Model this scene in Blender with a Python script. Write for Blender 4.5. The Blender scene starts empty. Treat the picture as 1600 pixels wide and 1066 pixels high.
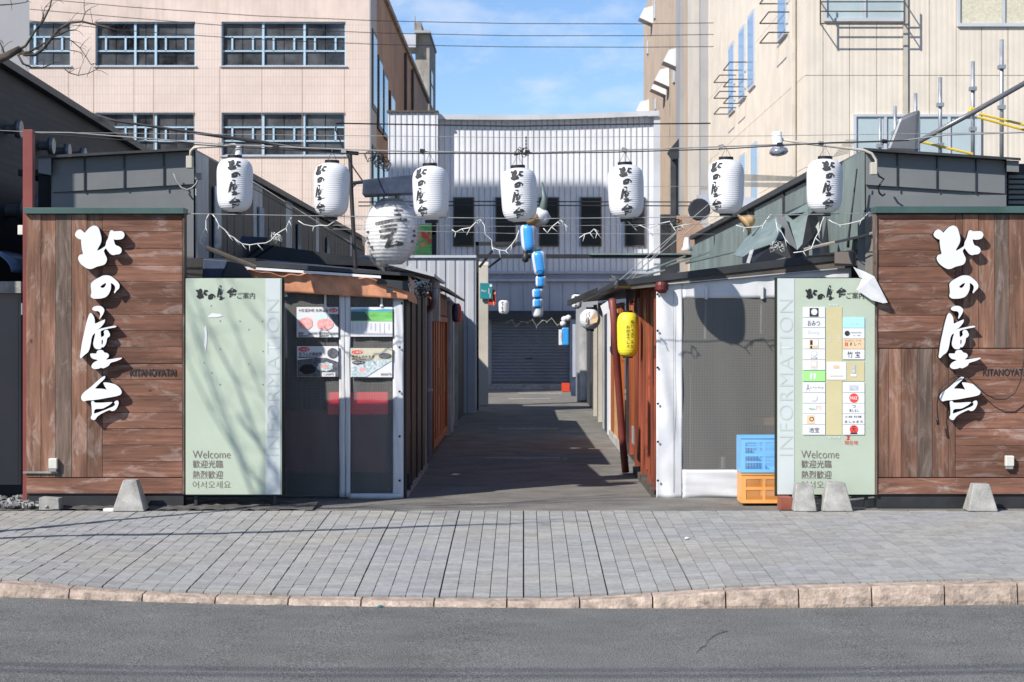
import bpy, bmesh, math, random
from mathutils import Vector, Matrix
random.seed(7)
S = bpy.context.scene
COL = S.collection
R = math.radians

# ------------------------------------------------------------------ camera, sky, sun, exposure
F = 3000.0; PX0 = 818.0; PY0 = 512.0; H = 1.43          # focal length in photo pixels, vanishing point, eye height
cd = bpy.data.cameras.new('camera'); cam = bpy.data.objects.new('camera', cd); COL.objects.link(cam)
cam.location = (0, 0, H); cam.rotation_euler = (R(90), 0, 0)
cd.sensor_width = 36; cd.lens = 36 * F / 1600; cd.shift_x = (800 - PX0) / 1600; cd.shift_y = -(533 - PY0) / 1600
cd.clip_start = 0.1; cd.clip_end = 2000
cd.dof.use_dof = True; cd.dof.focus_distance = 15.4; cd.dof.aperture_fstop = 7.1
S.camera = cam
SUN = Vector((0.996, 0.93, -1.098)).normalized()          # the way the light travels
sd = bpy.data.lights.new('sun', 'SUN'); sd.energy = 4.8; sd.angle = R(0.53); sd.color = (1.0, 0.955, 0.89)
so = bpy.data.objects.new('sun', sd); COL.objects.link(so); so.location = (-20, -20, 30)
so.rotation_euler = SUN.to_track_quat('-Z', 'Y').to_euler()
W = bpy.data.worlds.new('World'); S.world = W; W.use_nodes = True
wn = W.node_tree.nodes; wl = W.node_tree.links
bg = wn['Background']; sky = wn.new('ShaderNodeTexSky'); sky.sky_type = 'NISHITA'; sky.sun_disc = False
sky.sun_elevation = math.asin(-SUN.z); sky.sun_rotation = math.atan2(-SUN.x, -SUN.y)
sky.air_density = 1.0; sky.dust_density = 0.05; sky.ozone_density = 3.0
tint = wn.new('ShaderNodeMix'); tint.data_type = 'RGBA'; tint.blend_type = 'MULTIPLY'; tint.inputs[0].default_value = 1
tint.inputs[7].default_value = (0.93, 1.05, 1.27, 1)
wl.new(sky.outputs[0], tint.inputs[6])
tc = wn.new('ShaderNodeTexCoord'); mp = wn.new('ShaderNodeMapping'); mp.inputs['Scale'].default_value = (5, 5, 11)
mp.inputs['Location'].default_value = (1.35, 0.2, 0.35)
nz = wn.new('ShaderNodeTexNoise'); nz.inputs['Scale'].default_value = 2.2; nz.inputs['Detail'].default_value = 7; nz.inputs['Roughness'].default_value = 0.6
cr = wn.new('ShaderNodeValToRGB'); cr.color_ramp.elements[0].position = 0.5; cr.color_ramp.elements[1].position = 0.78
cr.color_ramp.elements[1].color = (0.75, 0.75, 0.75, 1)
cm = wn.new('ShaderNodeMix'); cm.data_type = 'RGBA'; cm.inputs[7].default_value = (8.2, 8.4, 9.0, 1)
wl.new(tc.outputs['Generated'], mp.inputs[0]); wl.new(mp.outputs[0], nz.inputs[0]); wl.new(nz.outputs[0], cr.inputs[0])
wl.new(cr.outputs[0], cm.inputs[0]); wl.new(tint.outputs[2], cm.inputs[6]); wl.new(cm.outputs[2], bg.inputs[0])
bg.inputs[1].default_value = 0.085
S.view_settings.view_transform = 'Standard'; S.view_settings.look = 'None'; S.view_settings.gamma = 1
S.view_settings.exposure = 0.45

# ------------------------------------------------------------------ helpers
def X(px, d): return (px - PX0) * d / F
def Z(py, d): return H - (py - PY0) * d / F
def P(px, py, d): return Vector((X(px, d), d, Z(py, d)))

class MB:
    def __init__(s): s.v = []; s.f = []; s.m = []
    def add(s, vs, fs, mi=0):
        o = len(s.v); s.v += [tuple(v) for v in vs]
        for f in fs: s.f.append([i + o for i in f]); s.m.append(mi)
        return s
    def box(s, x0, x1, y0, y1, z0, z1, mi=0):
        vs = [(x, y, z) for z in (z0, z1) for y in (y0, y1) for x in (x0, x1)]
        return s.add(vs, [(0,2,3,1),(4,5,7,6),(0,1,5,4),(2,6,7,3),(0,4,6,2),(1,3,7,5)], mi)
    def hexa(s, a, b, mi=0):                     # two quads a (front) and b (back)
        return s.add(list(a) + list(b), [(0,1,2,3),(7,6,5,4),(0,4,5,1),(1,5,6,2),(2,6,7,3),(3,7,4,0)], mi)
    def quad(s, *p, mi=0): return s.add(p, [tuple(range(len(p)))], mi)
    def tube(s, pts, r, n=6, mi=0, r1=None):
        pts = [Vector(p) for p in pts]; k = len(pts); o = len(s.v); up = Vector((0.13, 0.21, 0.97)); rings = []
        for i, p in enumerate(pts):
            t = (pts[min(i+1, k-1)] - pts[max(i-1, 0)]).normalized()
            a = t.cross(up)
            if a.length < 1e-3: a = t.cross(Vector((1, 0, 0)))
            a.normalize(); b = t.cross(a)
            rr = r if r1 is None else r + (r1 - r) * i / max(1, k - 1)
            rings.append([p + (a * math.cos(2*math.pi*j/n) + b * math.sin(2*math.pi*j/n)) * rr for j in range(n)])
        vs = [q for ring in rings for q in ring]; fs = []
        for i in range(k - 1):
            for j in range(n): fs.append((i*n+j, i*n+(j+1)%n, (i+1)*n+(j+1)%n, (i+1)*n+j))
        fs.append(tuple(range(n-1, -1, -1))); fs.append(tuple((k-1)*n+j for j in range(n)))
        return s.add(vs, fs, mi)
    def lathe(s, prof, n=24, c=(0, 0, 0), mi=0, cap=True):
        vs = []; fs = []
        for r, z in prof:
            for j in range(n):
                a = 2*math.pi*j/n; vs.append((c[0]+r*math.cos(a), c[1]+r*math.sin(a), c[2]+z))
        for i in range(len(prof)-1):
            for j in range(n): fs.append((i*n+j, i*n+(j+1)%n, (i+1)*n+(j+1)%n, (i+1)*n+j))
        if cap: fs.append(tuple(range(n-1,-1,-1))); fs.append(tuple((len(prof)-1)*n+j for j in range(n)))
        return s.add(vs, fs, mi)
    def obox(s, c, size, rot, mi=0):             # box with a rotation (Euler or Matrix)
        m = rot if isinstance(rot, Matrix) else rot.to_matrix()
        h = Vector(size) / 2; c = Vector(c)
        vs = [c + m @ Vector((sx*h.x, sy*h.y, sz*h.z)) for sz in (-1,1) for sy in (-1,1) for sx in (-1,1)]
        return s.add(vs, [(0,2,3,1),(4,5,7,6),(0,1,5,4),(2,6,7,3),(0,4,6,2),(1,3,7,5)], mi)
    def grid(s, fn, nu, nv, mi=0):
        vs = [fn(i/nu, j/nv) for j in range(nv+1) for i in range(nu+1)]
        return s.add(vs, [(j*(nu+1)+i, j*(nu+1)+i+1, (j+1)*(nu+1)+i+1, (j+1)*(nu+1)+i) for j in range(nv) for i in range(nu)], mi)
    def mesh(s, name, mats, smooth=False):
        me = bpy.data.meshes.new(name); me.from_pydata(s.v, [], s.f)
        for m in (mats if isinstance(mats, (list, tuple)) else [mats]): me.materials.append(m)
        for p, mi in zip(me.polygons, s.m): p.material_index = mi; p.use_smooth = smooth
        me.update(); return me
    def build(s, name, mats, parent=None, smooth=False, bevel=0, local=False, solid=0):
        bm = bmesh.new(); me = s.mesh(name, mats, smooth); bm.from_mesh(me); bmesh.ops.recalc_face_normals(bm, faces=bm.faces)
        bm.to_mesh(me); bm.free()
        return link(name, me, parent, bevel, local, solid)

def wmat(o):
    m = o.matrix_basis.copy()
    return m if o.parent is None else wmat(o.parent) @ o.matrix_parent_inverse @ m
def link(name, me, parent=None, bevel=0, local=False, solid=0):
    o = bpy.data.objects.new(name, me); COL.objects.link(o)
    if parent:
        o.parent = parent
        if not local: o.matrix_parent_inverse = wmat(parent).inverted()
    if solid:
        m = o.modifiers.new('solid', 'SOLIDIFY'); m.thickness = solid; m.offset = 0
    if bevel:
        m = o.modifiers.new('bevel', 'BEVEL'); m.width = bevel; m.segments = 2; m.limit_method = 'ANGLE'
    return o
def tag(o, label, cat, group=None):
    o['label'] = label; o['category'] = cat
    if group: o['group'] = group
    return o
def thing(name, label, cat, loc=(0, 0, 0), group=None):
    o = bpy.data.objects.new(name, None); COL.objects.link(o); o.location = loc; o.empty_display_size = 0.1
    return tag(o, label, cat, group)
def struct(o): o['kind'] = 'structure'; return o
def stuff(o): o['kind'] = 'stuff'; return o
def copy_tree(o, parent=None):
    c = o.copy(); COL.objects.link(c); c.parent = parent
    for ch in list(o.children): copy_tree(ch, c)
    return c

# ------------------------------------------------------------------ materials
def mat(name, col, rough=0.6, var=0.12, scale=4.0, bump=0.0, bscale=60.0, metal=0.0, spec=0.4, col2=None, stretch=(1,1,1), objrand=0.0, emit=0, streak=0):
    m = bpy.data.materials.new(name); m.use_nodes = True; nt = m.node_tree; N = nt.nodes; L = nt.links
    b = N['Principled BSDF']; b.inputs['Roughness'].default_value = rough; b.inputs['Metallic'].default_value = metal
    b.inputs['Specular IOR Level'].default_value = spec
    geo = N.new('ShaderNodeNewGeometry'); mpn = N.new('ShaderNodeMapping'); mpn.inputs['Scale'].default_value = stretch
    L.new(geo.outputs['Position'], mpn.inputs[0])
    n = N.new('ShaderNodeTexNoise'); n.inputs['Scale'].default_value = scale; n.inputs['Detail'].default_value = 6; n.inputs['Roughness'].default_value = 0.62
    L.new(mpn.outputs[0], n.inputs[0])
    mx = N.new('ShaderNodeMix'); mx.data_type = 'RGBA'
    c2 = col2 or tuple(max(0, c * (1 - 2.2*var)) for c in col)
    mx.inputs[6].default_value = (*c2, 1); mx.inputs[7].default_value = (*[min(1, c*(1+0.6*var)) for c in col], 1)
    r = N.new('ShaderNodeMapRange'); r.inputs[1].default_value = 0.32; r.inputs[2].default_value = 0.68
    L.new(n.outputs[0], r.inputs[0]); L.new(r.outputs[0], mx.inputs[0]); out = mx.outputs[2]
    if streak:
        n3 = N.new('ShaderNodeTexNoise'); n3.inputs['Scale'].default_value = 9; n3.inputs['Detail'].default_value = 4
        m3 = N.new('ShaderNodeMapping'); m3.inputs['Scale'].default_value = (1, 1, 0.06); L.new(geo.outputs['Position'], m3.inputs[0]); L.new(m3.outputs[0], n3.inputs[0])
        mr = N.new('ShaderNodeMapRange'); mr.inputs[1].default_value = 0.45; mr.inputs[2].default_value = 0.75; mr.inputs[3].default_value = 1; mr.inputs[4].default_value = 1 - streak
        L.new(n3.outputs[0], mr.inputs[0]); k = N.new('ShaderNodeMix'); k.data_type = 'RGBA'; k.blend_type = 'MULTIPLY'; k.inputs[0].default_value = 1
        L.new(out, k.inputs[6]); L.new(mr.outputs[0], k.inputs[7]); out = k.outputs[2]
    if objrand:
        oi = N.new('ShaderNodeObjectInfo'); mr = N.new('ShaderNodeMapRange'); mr.inputs[3].default_value = 1 - objrand; mr.inputs[4].default_value = 1 + objrand
        L.new(oi.outputs['Random'], mr.inputs[0]); k = N.new('ShaderNodeMix'); k.data_type = 'RGBA'; k.blend_type = 'MULTIPLY'; k.inputs[0].default_value = 1
        L.new(out, k.inputs[6]); L.new(mr.outputs[0], k.inputs[7]); out = k.outputs[2]
    L.new(out, b.inputs['Base Color'])
    rr = N.new('ShaderNodeMapRange'); rr.inputs[3].default_value = max(0.05, rough - 0.12); rr.inputs[4].default_value = min(1, rough + 0.12)
    L.new(n.outputs[0], rr.inputs[0]); L.new(rr.outputs[0], b.inputs['Roughness'])
    if bump:
        n2 = N.new('ShaderNodeTexNoise'); n2.inputs['Scale'].default_value = bscale; n2.inputs['Detail'].default_value = 4
        L.new(mpn.outputs[0], n2.inputs[0]); bp = N.new('ShaderNodeBump'); bp.inputs['Strength'].default_value = bump; bp.inputs['Distance'].default_value = 0.01
        L.new(n2.outputs[0], bp.inputs['Height']); L.new(bp.outputs[0], b.inputs['Normal'])
    if emit: b.inputs['Emission Color'].default_value = (*col, 1); b.inputs['Emission Strength'].default_value = emit
    return m

def wood(name, horiz, base, grey):
    m = bpy.data.materials.new(name); m.use_nodes = True; nt = m.node_tree; N = nt.nodes; L = nt.links; b = N['Principled BSDF']
    geo = N.new('ShaderNodeNewGeometry'); oi = N.new('ShaderNodeObjectInfo')
    ad = N.new('ShaderNodeVectorMath'); ad.operation = 'ADD'; sc = N.new('ShaderNodeVectorMath'); sc.operation = 'SCALE'; sc.inputs[3].default_value = 37.0
    cb = N.new('ShaderNodeCombineXYZ'); [L.new(oi.outputs['Random'], cb.inputs[i]) for i in range(3)]
    L.new(cb.outputs[0], sc.inputs[0]); L.new(geo.outputs['Position'], ad.inputs[0]); L.new(sc.outputs[0], ad.inputs[1])
    def noise(scale, st, det=6, dist=0.0, rough=0.6):
        mpn = N.new('ShaderNodeMapping'); mpn.inputs['Scale'].default_value = st; L.new(ad.outputs[0], mpn.inputs[0])
        n = N.new('ShaderNodeTexNoise'); n.inputs['Scale'].default_value = scale; n.inputs['Detail'].default_value = det; n.inputs['Distortion'].default_value = dist; n.inputs['Roughness'].default_value = rough
        L.new(mpn.outputs[0], n.inputs[0]); return n.outputs[0]
    st = (0.06, 1, 1) if horiz else (1, 1, 0.06)
    st2 = (0.3, 1, 1) if horiz else (1, 1, 0.3)
    grain = noise(38, st, 8, 0.6); blot = noise(5, st2, 6); wear = noise(9, st2, 9, 0.8, 0.72)
    def ramp(src, a, bb, ca, cb_):
        r = N.new('ShaderNodeValToRGB'); r.color_ramp.elements[0].position = a; r.color_ramp.elements[1].position = bb
        r.color_ramp.elements[0].color = (*ca, 1); r.color_ramp.elements[1].color = (*cb_, 1); L.new(src, r.inputs[0]); return r.outputs[0]
    d = tuple(c*0.45 for c in base)
    c1 = ramp(grain, 0.3, 0.68, d, base)
    def mix(f, a, bcol, mode='MIX', fac=None):
        k = N.new('ShaderNodeMix'); k.data_type = 'RGBA'; k.blend_type = mode
        if f is not None: L.new(f, k.inputs[0])
        else: k.inputs[0].default_value = fac
        L.new(a, k.inputs[6])
        if isinstance(bcol, tuple): k.inputs[7].default_value = (*bcol, 1)
        else: L.new(bcol, k.inputs[7])
        return k.outputs[2]
    bl = ramp(blot, 0.35, 0.7, (0.62, 0.6, 0.6), (1.15, 1.1, 1.08)); c2 = mix(None, c1, bl, 'MULTIPLY', 1.0)
    wf = ramp(wear, 0.52, 0.74, (0, 0, 0), (0.75, 0.75, 0.75)); c3 = mix(wf, c2, grey)
    mr = N.new('ShaderNodeMapRange'); mr.inputs[3].default_value = 0.78; mr.inputs[4].default_value = 1.22; L.new(oi.outputs['Random'], mr.inputs[0])
    c4 = mix(None, c3, mr.outputs[0], 'MULTIPLY', 1.0)
    # knots
    vo = N.new('ShaderNodeTexVoronoi'); vo.inputs['Scale'].default_value = 5.5; mpk = N.new('ShaderNodeMapping'); mpk.inputs['Scale'].default_value = (0.55, 0.3, 1) if horiz else (1, 0.3, 0.55)
    L.new(ad.outputs[0], mpk.inputs[0]); L.new(mpk.outputs[0], vo.inputs[0])
    kf = ramp(vo.outputs['Distance'], 0.025, 0.075, (0.8, 0.8, 0.8), (0, 0, 0)); c5 = mix(kf, c4, (0.04, 0.018, 0.01))
    L.new(c5, b.inputs['Base Color']); b.inputs['Roughness'].default_value = 0.75; b.inputs['Specular IOR Level'].default_value = 0.25
    bp = N.new('ShaderNodeBump'); bp.inputs['Strength'].default_value = 0.5; bp.inputs['Distance'].default_value = 0.004; L.new(grain, bp.inputs['Height']); L.new(bp.outputs[0], b.inputs['Normal'])
    return m

def ridged(name, col, pitch, depth=0.5, axis=0, rough=0.5, var=0.08, duty=0.25, streak=0.0, spec=0.4):
    """painted sheet with fine vertical ribs as relief"""
    m = mat(name, col, rough, var, 1.2, streak=streak, spec=spec); nt = m.node_tree; N = nt.nodes; L = nt.links
    geo = N.new('ShaderNodeNewGeometry'); sp = N.new('ShaderNodeSeparateXYZ'); L.new(geo.outputs['Position'], sp.inputs[0])
    a = N.new('ShaderNodeMath'); a.operation = 'DIVIDE'; a.inputs[1].default_value = pitch; L.new(sp.outputs[axis], a.inputs[0])
    fr = N.new('ShaderNodeMath'); fr.operation = 'FRACT'; L.new(a.outputs[0], fr.inputs[0])
    pp = N.new('ShaderNodeMath'); pp.operation = 'PINGPONG'; pp.inputs[1].default_value = 0.5; L.new(fr.outputs[0], pp.inputs[0])
    r = N.new('ShaderNodeMapRange'); r.inputs[1].default_value = duty*0.4; r.inputs[2].default_value = duty; L.new(pp.outputs[0], r.inputs[0])
    bp = N.new('ShaderNodeBump'); bp.inputs['Strength'].default_value = depth; bp.inputs['Distance'].default_value = 0.03; L.new(r.outputs[0], bp.inputs['Height'])
    L.new(bp.outputs[0], N['Principled BSDF'].inputs['Normal'])
    return m

def tiled(name, col, w, h, mortar, gap=0.012, var=0.1, axis='xz', rough=0.55, grime=0.12):
    m = bpy.data.materials.new(name); m.use_nodes = True; nt = m.node_tree; N = nt.nodes; L = nt.links; b = N['Principled BSDF']
    geo = N.new('ShaderNodeNewGeometry'); sp = N.new('ShaderNodeSeparateXYZ'); L.new(geo.outputs['Position'], sp.inputs[0]); cb = N.new('ShaderNodeCombineXYZ')
    i0 = {'x': 0, 'y': 1, 'z': 2}[axis[0]]; i1 = {'x': 0, 'y': 1, 'z': 2}[axis[1]]
    L.new(sp.outputs[i0], cb.inputs[0]); L.new(sp.outputs[i1], cb.inputs[1])
    br = N.new('ShaderNodeTexBrick'); br.offset = 0; br.inputs['Scale'].default_value = 1; br.inputs['Brick Width'].default_value = w; br.inputs['Row Height'].default_value = h
    br.inputs['Mortar Size'].default_value = gap; br.inputs['Mortar Smooth'].default_value = 0.3
    br.inputs['Color1'].default_value = (*col, 1); br.inputs['Color2'].default_value = (*[c*(1-var) for c in col], 1); br.inputs['Mortar'].default_value = (*mortar, 1)
    L.new(cb.outputs[0], br.inputs[0])
    n = N.new('ShaderNodeTexNoise'); n.inputs['Scale'].default_value = 0.7; n.inputs['Detail'].default_value = 7; L.new(geo.outputs['Position'], n.inputs[0])
    r = N.new('ShaderNodeMapRange'); r.inputs[1].default_value = 0.35; r.inputs[2].default_value = 0.7; r.inputs[3].default_value = 1 - grime; r.inputs[4].default_value = 1.03; L.new(n.outputs[0], r.inputs[0])
    k = N.new('ShaderNodeMix'); k.data_type = 'RGBA'; k.blend_type = 'MULTIPLY'; k.inputs[0].default_value = 1; L.new(br.outputs[0], k.inputs[6]); L.new(r.outputs[0], k.inputs[7])
    L.new(k.outputs[2], b.inputs['Base Color']); b.inputs['Roughness'].default_value = rough
    return m

def speckle(m, scale, amt):
    N = m.node_tree.nodes; L = m.node_tree.links; b = N['Principled BSDF']; src = b.inputs['Base Color'].links[0].from_socket
    geo = N.new('ShaderNodeNewGeometry'); n = N.new('ShaderNodeTexNoise'); n.inputs['Scale'].default_value = scale; n.inputs['Detail'].default_value = 2; n.inputs['Roughness'].default_value = 0.7
    L.new(geo.outputs['Position'], n.inputs[0]); r = N.new('ShaderNodeValToRGB'); r.color_ramp.elements[0].position = 0.3; r.color_ramp.elements[1].position = 0.72
    r.color_ramp.elements[0].color = (1-amt, 1-amt, 1-amt, 1); r.color_ramp.elements[1].color = (1+amt*1.5, 1+amt*1.5, 1+amt*1.4, 1); L.new(n.outputs[0], r.inputs[0])
    k = N.new('ShaderNodeMix'); k.data_type = 'RGBA'; k.blend_type = 'MULTIPLY'; k.inputs[0].default_value = 1; L.new(src, k.inputs[6]); L.new(r.outputs[0], k.inputs[7]); L.new(k.outputs[2], b.inputs['Base Color']); return m
M = {}
M['asphalt'] = speckle(mat('asphalt', (0.131, 0.130, 0.128), 0.9, 0.10, 2.3, bump=0.6, bscale=110, spec=0.2), 130, 0.85)
M['alley_asphalt'] = speckle(mat('alley_asphalt', (0.19, 0.18, 0.163), 0.92, 0.16, 2.2, bump=0.4, bscale=120, spec=0.15), 120, 0.35)
M['granite'] = mat('granite', (0.45, 0.355, 0.285), 0.85, 0.22, 14, bump=0.9, bscale=45, objrand=0.08, spec=0.2)
M['joint'] = mat('joint', (0.085, 0.082, 0.078), 0.95, 0.2, 20)
M['concrete'] = mat('concrete', (0.36, 0.35, 0.325), 0.9, 0.2, 9, bump=0.35, bscale=70, spec=0.2)
M['dirt'] = mat('dirt', (0.13, 0.122, 0.115), 0.95, 0.3, 9, bump=0.9, bscale=60, spec=0.1)
M['gravel'] = mat('gravel', (0.3, 0.3, 0.29), 0.9, 0.3, 20)
M['wood_h'] = wood('wood_h', True, (0.265, 0.132, 0.088), (0.42, 0.345, 0.305))
M['wood_v'] = wood('wood_v', False, (0.275, 0.148, 0.098), (0.40, 0.315, 0.265))
M['wood_g'] = wood('wood_g', False, (0.17, 0.124, 0.098), (0.29, 0.245, 0.215))
M['white'] = mat('white', (0.71, 0.715, 0.73), 0.45, 0.02, 6)
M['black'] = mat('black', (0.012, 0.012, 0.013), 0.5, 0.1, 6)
M['ink'] = mat('ink', (0.018, 0.018, 0.02), 0.7, 0.1, 30)
M['inkgrey'] = mat('inkgrey', (0.05, 0.05, 0.053), 0.7, 0.35, 25)
M['darktrim'] = mat('darktrim', (0.03, 0.03, 0.032), 0.5, 0.15, 5)
M['greencap'] = mat('greencap', (0.055, 0.105, 0.095), 0.5, 0.12, 3)
M['red_steel'] = mat('red_steel', (0.21, 0.052, 0.042), 0.5, 0.12, 3)
M['greybox'] = mat('greybox', (0.165, 0.174, 0.176), 0.45, 0.07, 2)
M['green_sheet'] = mat('green_sheet', (0.21, 0.265, 0.245), 0.45, 0.16, 1.5, streak=0.25)
M['dark_side'] = mat('dark_side', (0.075, 0.075, 0.068), 0.6, 0.3, 2.5, streak=0.5)
M['board'] = mat('board', (0.435, 0.495, 0.39), 0.4, 0.03, 3)
M['board_pale'] = mat('board_pale', (0.55, 0.59, 0.575), 0.4, 0.03, 3)
M['olive_line'] = mat('olive_line', (0.475, 0.535, 0.475), 0.5, 0.03, 3)
M['brown_text'] = mat('brown_text', (0.19, 0.14, 0.12), 0.6, 0.05, 3)
M['vinyl'] = mat('vinyl', (0.65, 0.65, 0.655), 0.42, 0.06, 3, bump=0.25, bscale=7)
M['paper'] = mat('paper', (0.72, 0.72, 0.73), 0.6, 0.03, 4)
M['tarp'] = mat('tarp', (0.64, 0.28, 0.15), 0.5, 0.22, 7, bump=0.5, bscale=9, col2=(0.40, 0.19, 0.11))
M['lantern'] = mat('lantern', (0.67, 0.67, 0.68), 0.5, 0.03, 3)
M['cable'] = mat('cable', (0.02, 0.02, 0.022), 0.5, 0.1, 3)
M['cable_grey'] = mat('cable_grey', (0.3, 0.3, 0.29), 0.5, 0.2, 6)
M['cable_white'] = mat('cable_white', (0.68, 0.68, 0.64), 0.5, 0.1, 6)
M['galv'] = mat('galv', (0.42, 0.44, 0.46), 0.4, 0.15, 6, metal=0.5)
M['pvc'] = mat('pvc', (0.40, 0.42, 0.46), 0.4, 0.06, 4)
M['orange_wood'] = mat('orange_wood', (0.48, 0.135, 0.032), 0.5, 0.2, 5, stretch=(1,1,0.1), streak=0.3)
M['red_wood'] = mat('red_wood', (0.34, 0.085, 0.04), 0.55, 0.3, 6, stretch=(1,1,0.12), streak=0.45)
M['dark_red'] = mat('dark_red', (0.12, 0.02, 0.018), 0.5, 0.15, 5)
M['counter'] = mat('counter', (0.78, 0.035, 0.06), 0.45, 0.08, 4)
M['maroon'] = mat('maroon', (0.11, 0.028, 0.03), 0.6, 0.2, 6, stretch=(1,1,0.2))
M['brown_in'] = mat('brown_in', (0.09, 0.05, 0.04), 0.7, 0.25, 4)
M['dark_in'] = mat('dark_in', (0.05, 0.046, 0.044), 0.8, 0.25, 4, stretch=(1,1,0.1))
M['grey_in'] = mat('grey_in', (0.26, 0.25, 0.235), 0.8, 0.2, 5, stretch=(1,1,0.08))
M['pale_wood'] = mat('pale_wood', (0.55, 0.36, 0.17), 0.6, 0.15, 5)
M['pale_panel2'] = mat('peeled_vinyl', (0.60, 0.60, 0.60), 0.6, 0.06, 14)
M['cream_paint'] = mat('cream_paint', (0.50, 0.46, 0.385), 0.5, 0.08, 2)
M['pale_panel'] = mat('pale_panel', (0.50, 0.50, 0.49), 0.5, 0.15, 3, streak=0.3)
M['crate_blue'] = mat('crate_blue', (0.20, 0.48, 0.80), 0.4, 0.05, 4)
M['crate_orange'] = mat('crate_orange', (0.80, 0.36, 0.10), 0.45, 0.08, 4)
M['brick_red'] = mat('brick_red', (0.30, 0.09, 0.055), 0.8, 0.15, 8)
M['yellow_lantern'] = mat('yellow_lantern', (0.80, 0.72, 0.05), 0.5, 0.05, 3)
M['blue_lantern'] = mat('blue_lantern', (0.05, 0.33, 0.78), 0.35, 0.08, 4)
M['navy'] = mat('navy', (0.045, 0.062, 0.105), 0.5, 0.25, 6)
M['roof_dark'] = mat('roof_dark', (0.04, 0.042, 0.046), 0.5, 0.2, 3)
M['eave_brown'] = mat('eave_brown', (0.105, 0.088, 0.072), 0.7, 0.2, 5)
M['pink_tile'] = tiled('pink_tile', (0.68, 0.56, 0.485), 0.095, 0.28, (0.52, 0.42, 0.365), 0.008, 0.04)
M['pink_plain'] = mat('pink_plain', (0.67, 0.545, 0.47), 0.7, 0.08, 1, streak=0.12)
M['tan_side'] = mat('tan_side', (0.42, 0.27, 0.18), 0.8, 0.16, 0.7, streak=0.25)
M['concrete_old'] = mat('concrete_old', (0.38, 0.35, 0.30), 0.85, 0.25, 1, streak=0.35)
M['window_frame'] = mat('window_frame', (0.42, 0.58, 0.70), 0.4, 0.05, 2)
M['glass'] = mat('glass', (0.095, 0.098, 0.102), 0.08, 0.55, 0.8, spec=0.8)
M['glass_dark'] = mat('glass_dark', (0.02, 0.021, 0.023), 0.2, 0.2, 1, spec=0.15)
M['glass_pale'] = mat('glass_pale', (0.42, 0.50, 0.51), 0.12, 0.08, 0.8, spec=0.6)
M['glass_blue'] = mat('glass_blue', (0.30, 0.40, 0.54), 0.12, 0.1, 0.8, spec=0.8)
M['cream_wall'] = ridged('cream_wall', (0.68, 0.605, 0.505), 0.115, 0.1, 0, 0.7, 0.05, 0.3, streak=0.08)
M['cream_side'] = ridged('cream_side', (0.72, 0.635, 0.525), 0.2, 0.1, 1, 0.7, 0.05, 0.3, streak=0.08)
M['tan_wall'] = mat('tan_wall', (0.50, 0.39, 0.29), 0.75, 0.07, 0.8, streak=0.1)
M['pale_column'] = mat('pale_column', (0.60, 0.55, 0.48), 0.7, 0.06, 1)
M['grey_wall'] = mat('grey_wall', (0.33, 0.33, 0.335), 0.6, 0.06, 0.6)
M['warehouse'] = ridged('warehouse', (0.66, 0.67, 0.70), 0.135, 0.9, 0, 0.45, 0.06, 0.3)
M['warehouse_flat'] = mat('warehouse_flat', (0.42, 0.44, 0.50), 0.5, 0.08, 1, streak=0.15)
M['trim_grey'] = mat('trim_grey', (0.50, 0.52, 0.55), 0.45, 0.08, 1)
M['shutter'] = ridged('shutter', (0.20, 0.21, 0.23), 0.075, 0.9, 2, 0.4, 0.1, 0.3)
M['shed'] = ridged('shed', (0.45, 0.46, 0.48), 0.16, 0.7, 0, 0.5, 0.06, 0.2)
M['dark_brick'] = tiled('dark_brick', (0.055, 0.053, 0.05), 0.5, 0.075, (0.035, 0.034, 0.033), 0.012, 0.3, 'yz', 0.7, 0.2)
M['vent'] = mat('vent', (0.20, 0.20, 0.205), 0.35, 0.1, 4, metal=0.4)
M['brown_panel'] = ridged('brown_panel', (0.20, 0.165, 0.145), 0.21, 0.5, 0, 0.55, 0.06, 0.06)
M['bark'] = mat('bark', (0.085, 0.068, 0.052), 0.9, 0.35, 12, bump=0.6, bscale=40)
M['teal'] = mat('teal', (0.02, 0.21, 0.23), 0.5, 0.05, 3)
M['sign_red'] = mat('sign_red', (0.62, 0.055, 0.02), 0.5, 0.05, 3)
M['yellow'] = mat('yellow', (0.78, 0.55, 0.06), 0.5, 0.08, 4)
M['card_green'] = mat('card_green', (0.36, 0.78, 0.24), 0.4, 0.03, 4)
M['card_cyan'] = mat('card_cyan', (0.42, 0.78, 0.92), 0.4, 0.03, 4)
M['card_peach'] = mat('card_peach', (0.78, 0.55, 0.34), 0.4, 0.06, 4)
M['card_tan'] = mat('card_tan', (0.58, 0.51, 0.29), 0.4, 0.03, 4)
M['card_red'] = mat('card_red', (0.74, 0.075, 0.055), 0.4, 0.05, 4)
M['card_grey'] = mat('card_grey', (0.52, 0.55, 0.58), 0.4, 0.1, 40)
M['meat'] = mat('meat', (0.74, 0.22, 0.22), 0.4, 0.3, 45, col2=(0.80, 0.55, 0.52))
M['herb'] = mat('herb', (0.42, 0.66, 0.62), 0.5, 0.3, 60, col2=(0.70, 0.74, 0.76))
M['field'] = mat('field', (0.20, 0.56, 0.15), 0.5, 0.2, 20, stretch=(0.2,1,1))
M['food_dark'] = mat('food_dark', (0.05, 0.05, 0.06), 0.35, 0.4, 30, col2=(0.17, 0.17, 0.19))
M['food_mix'] = mat('food_mix', (0.62, 0.60, 0.62), 0.4, 0.4, 55, col2=(0.20, 0.40, 0.40))
M['beige'] = mat('beige', (0.62, 0.58, 0.44), 0.5, 0.1, 20)
M['box_white'] = mat('box_white', (0.66, 0.64, 0.56), 0.5, 0.06, 8)
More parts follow.
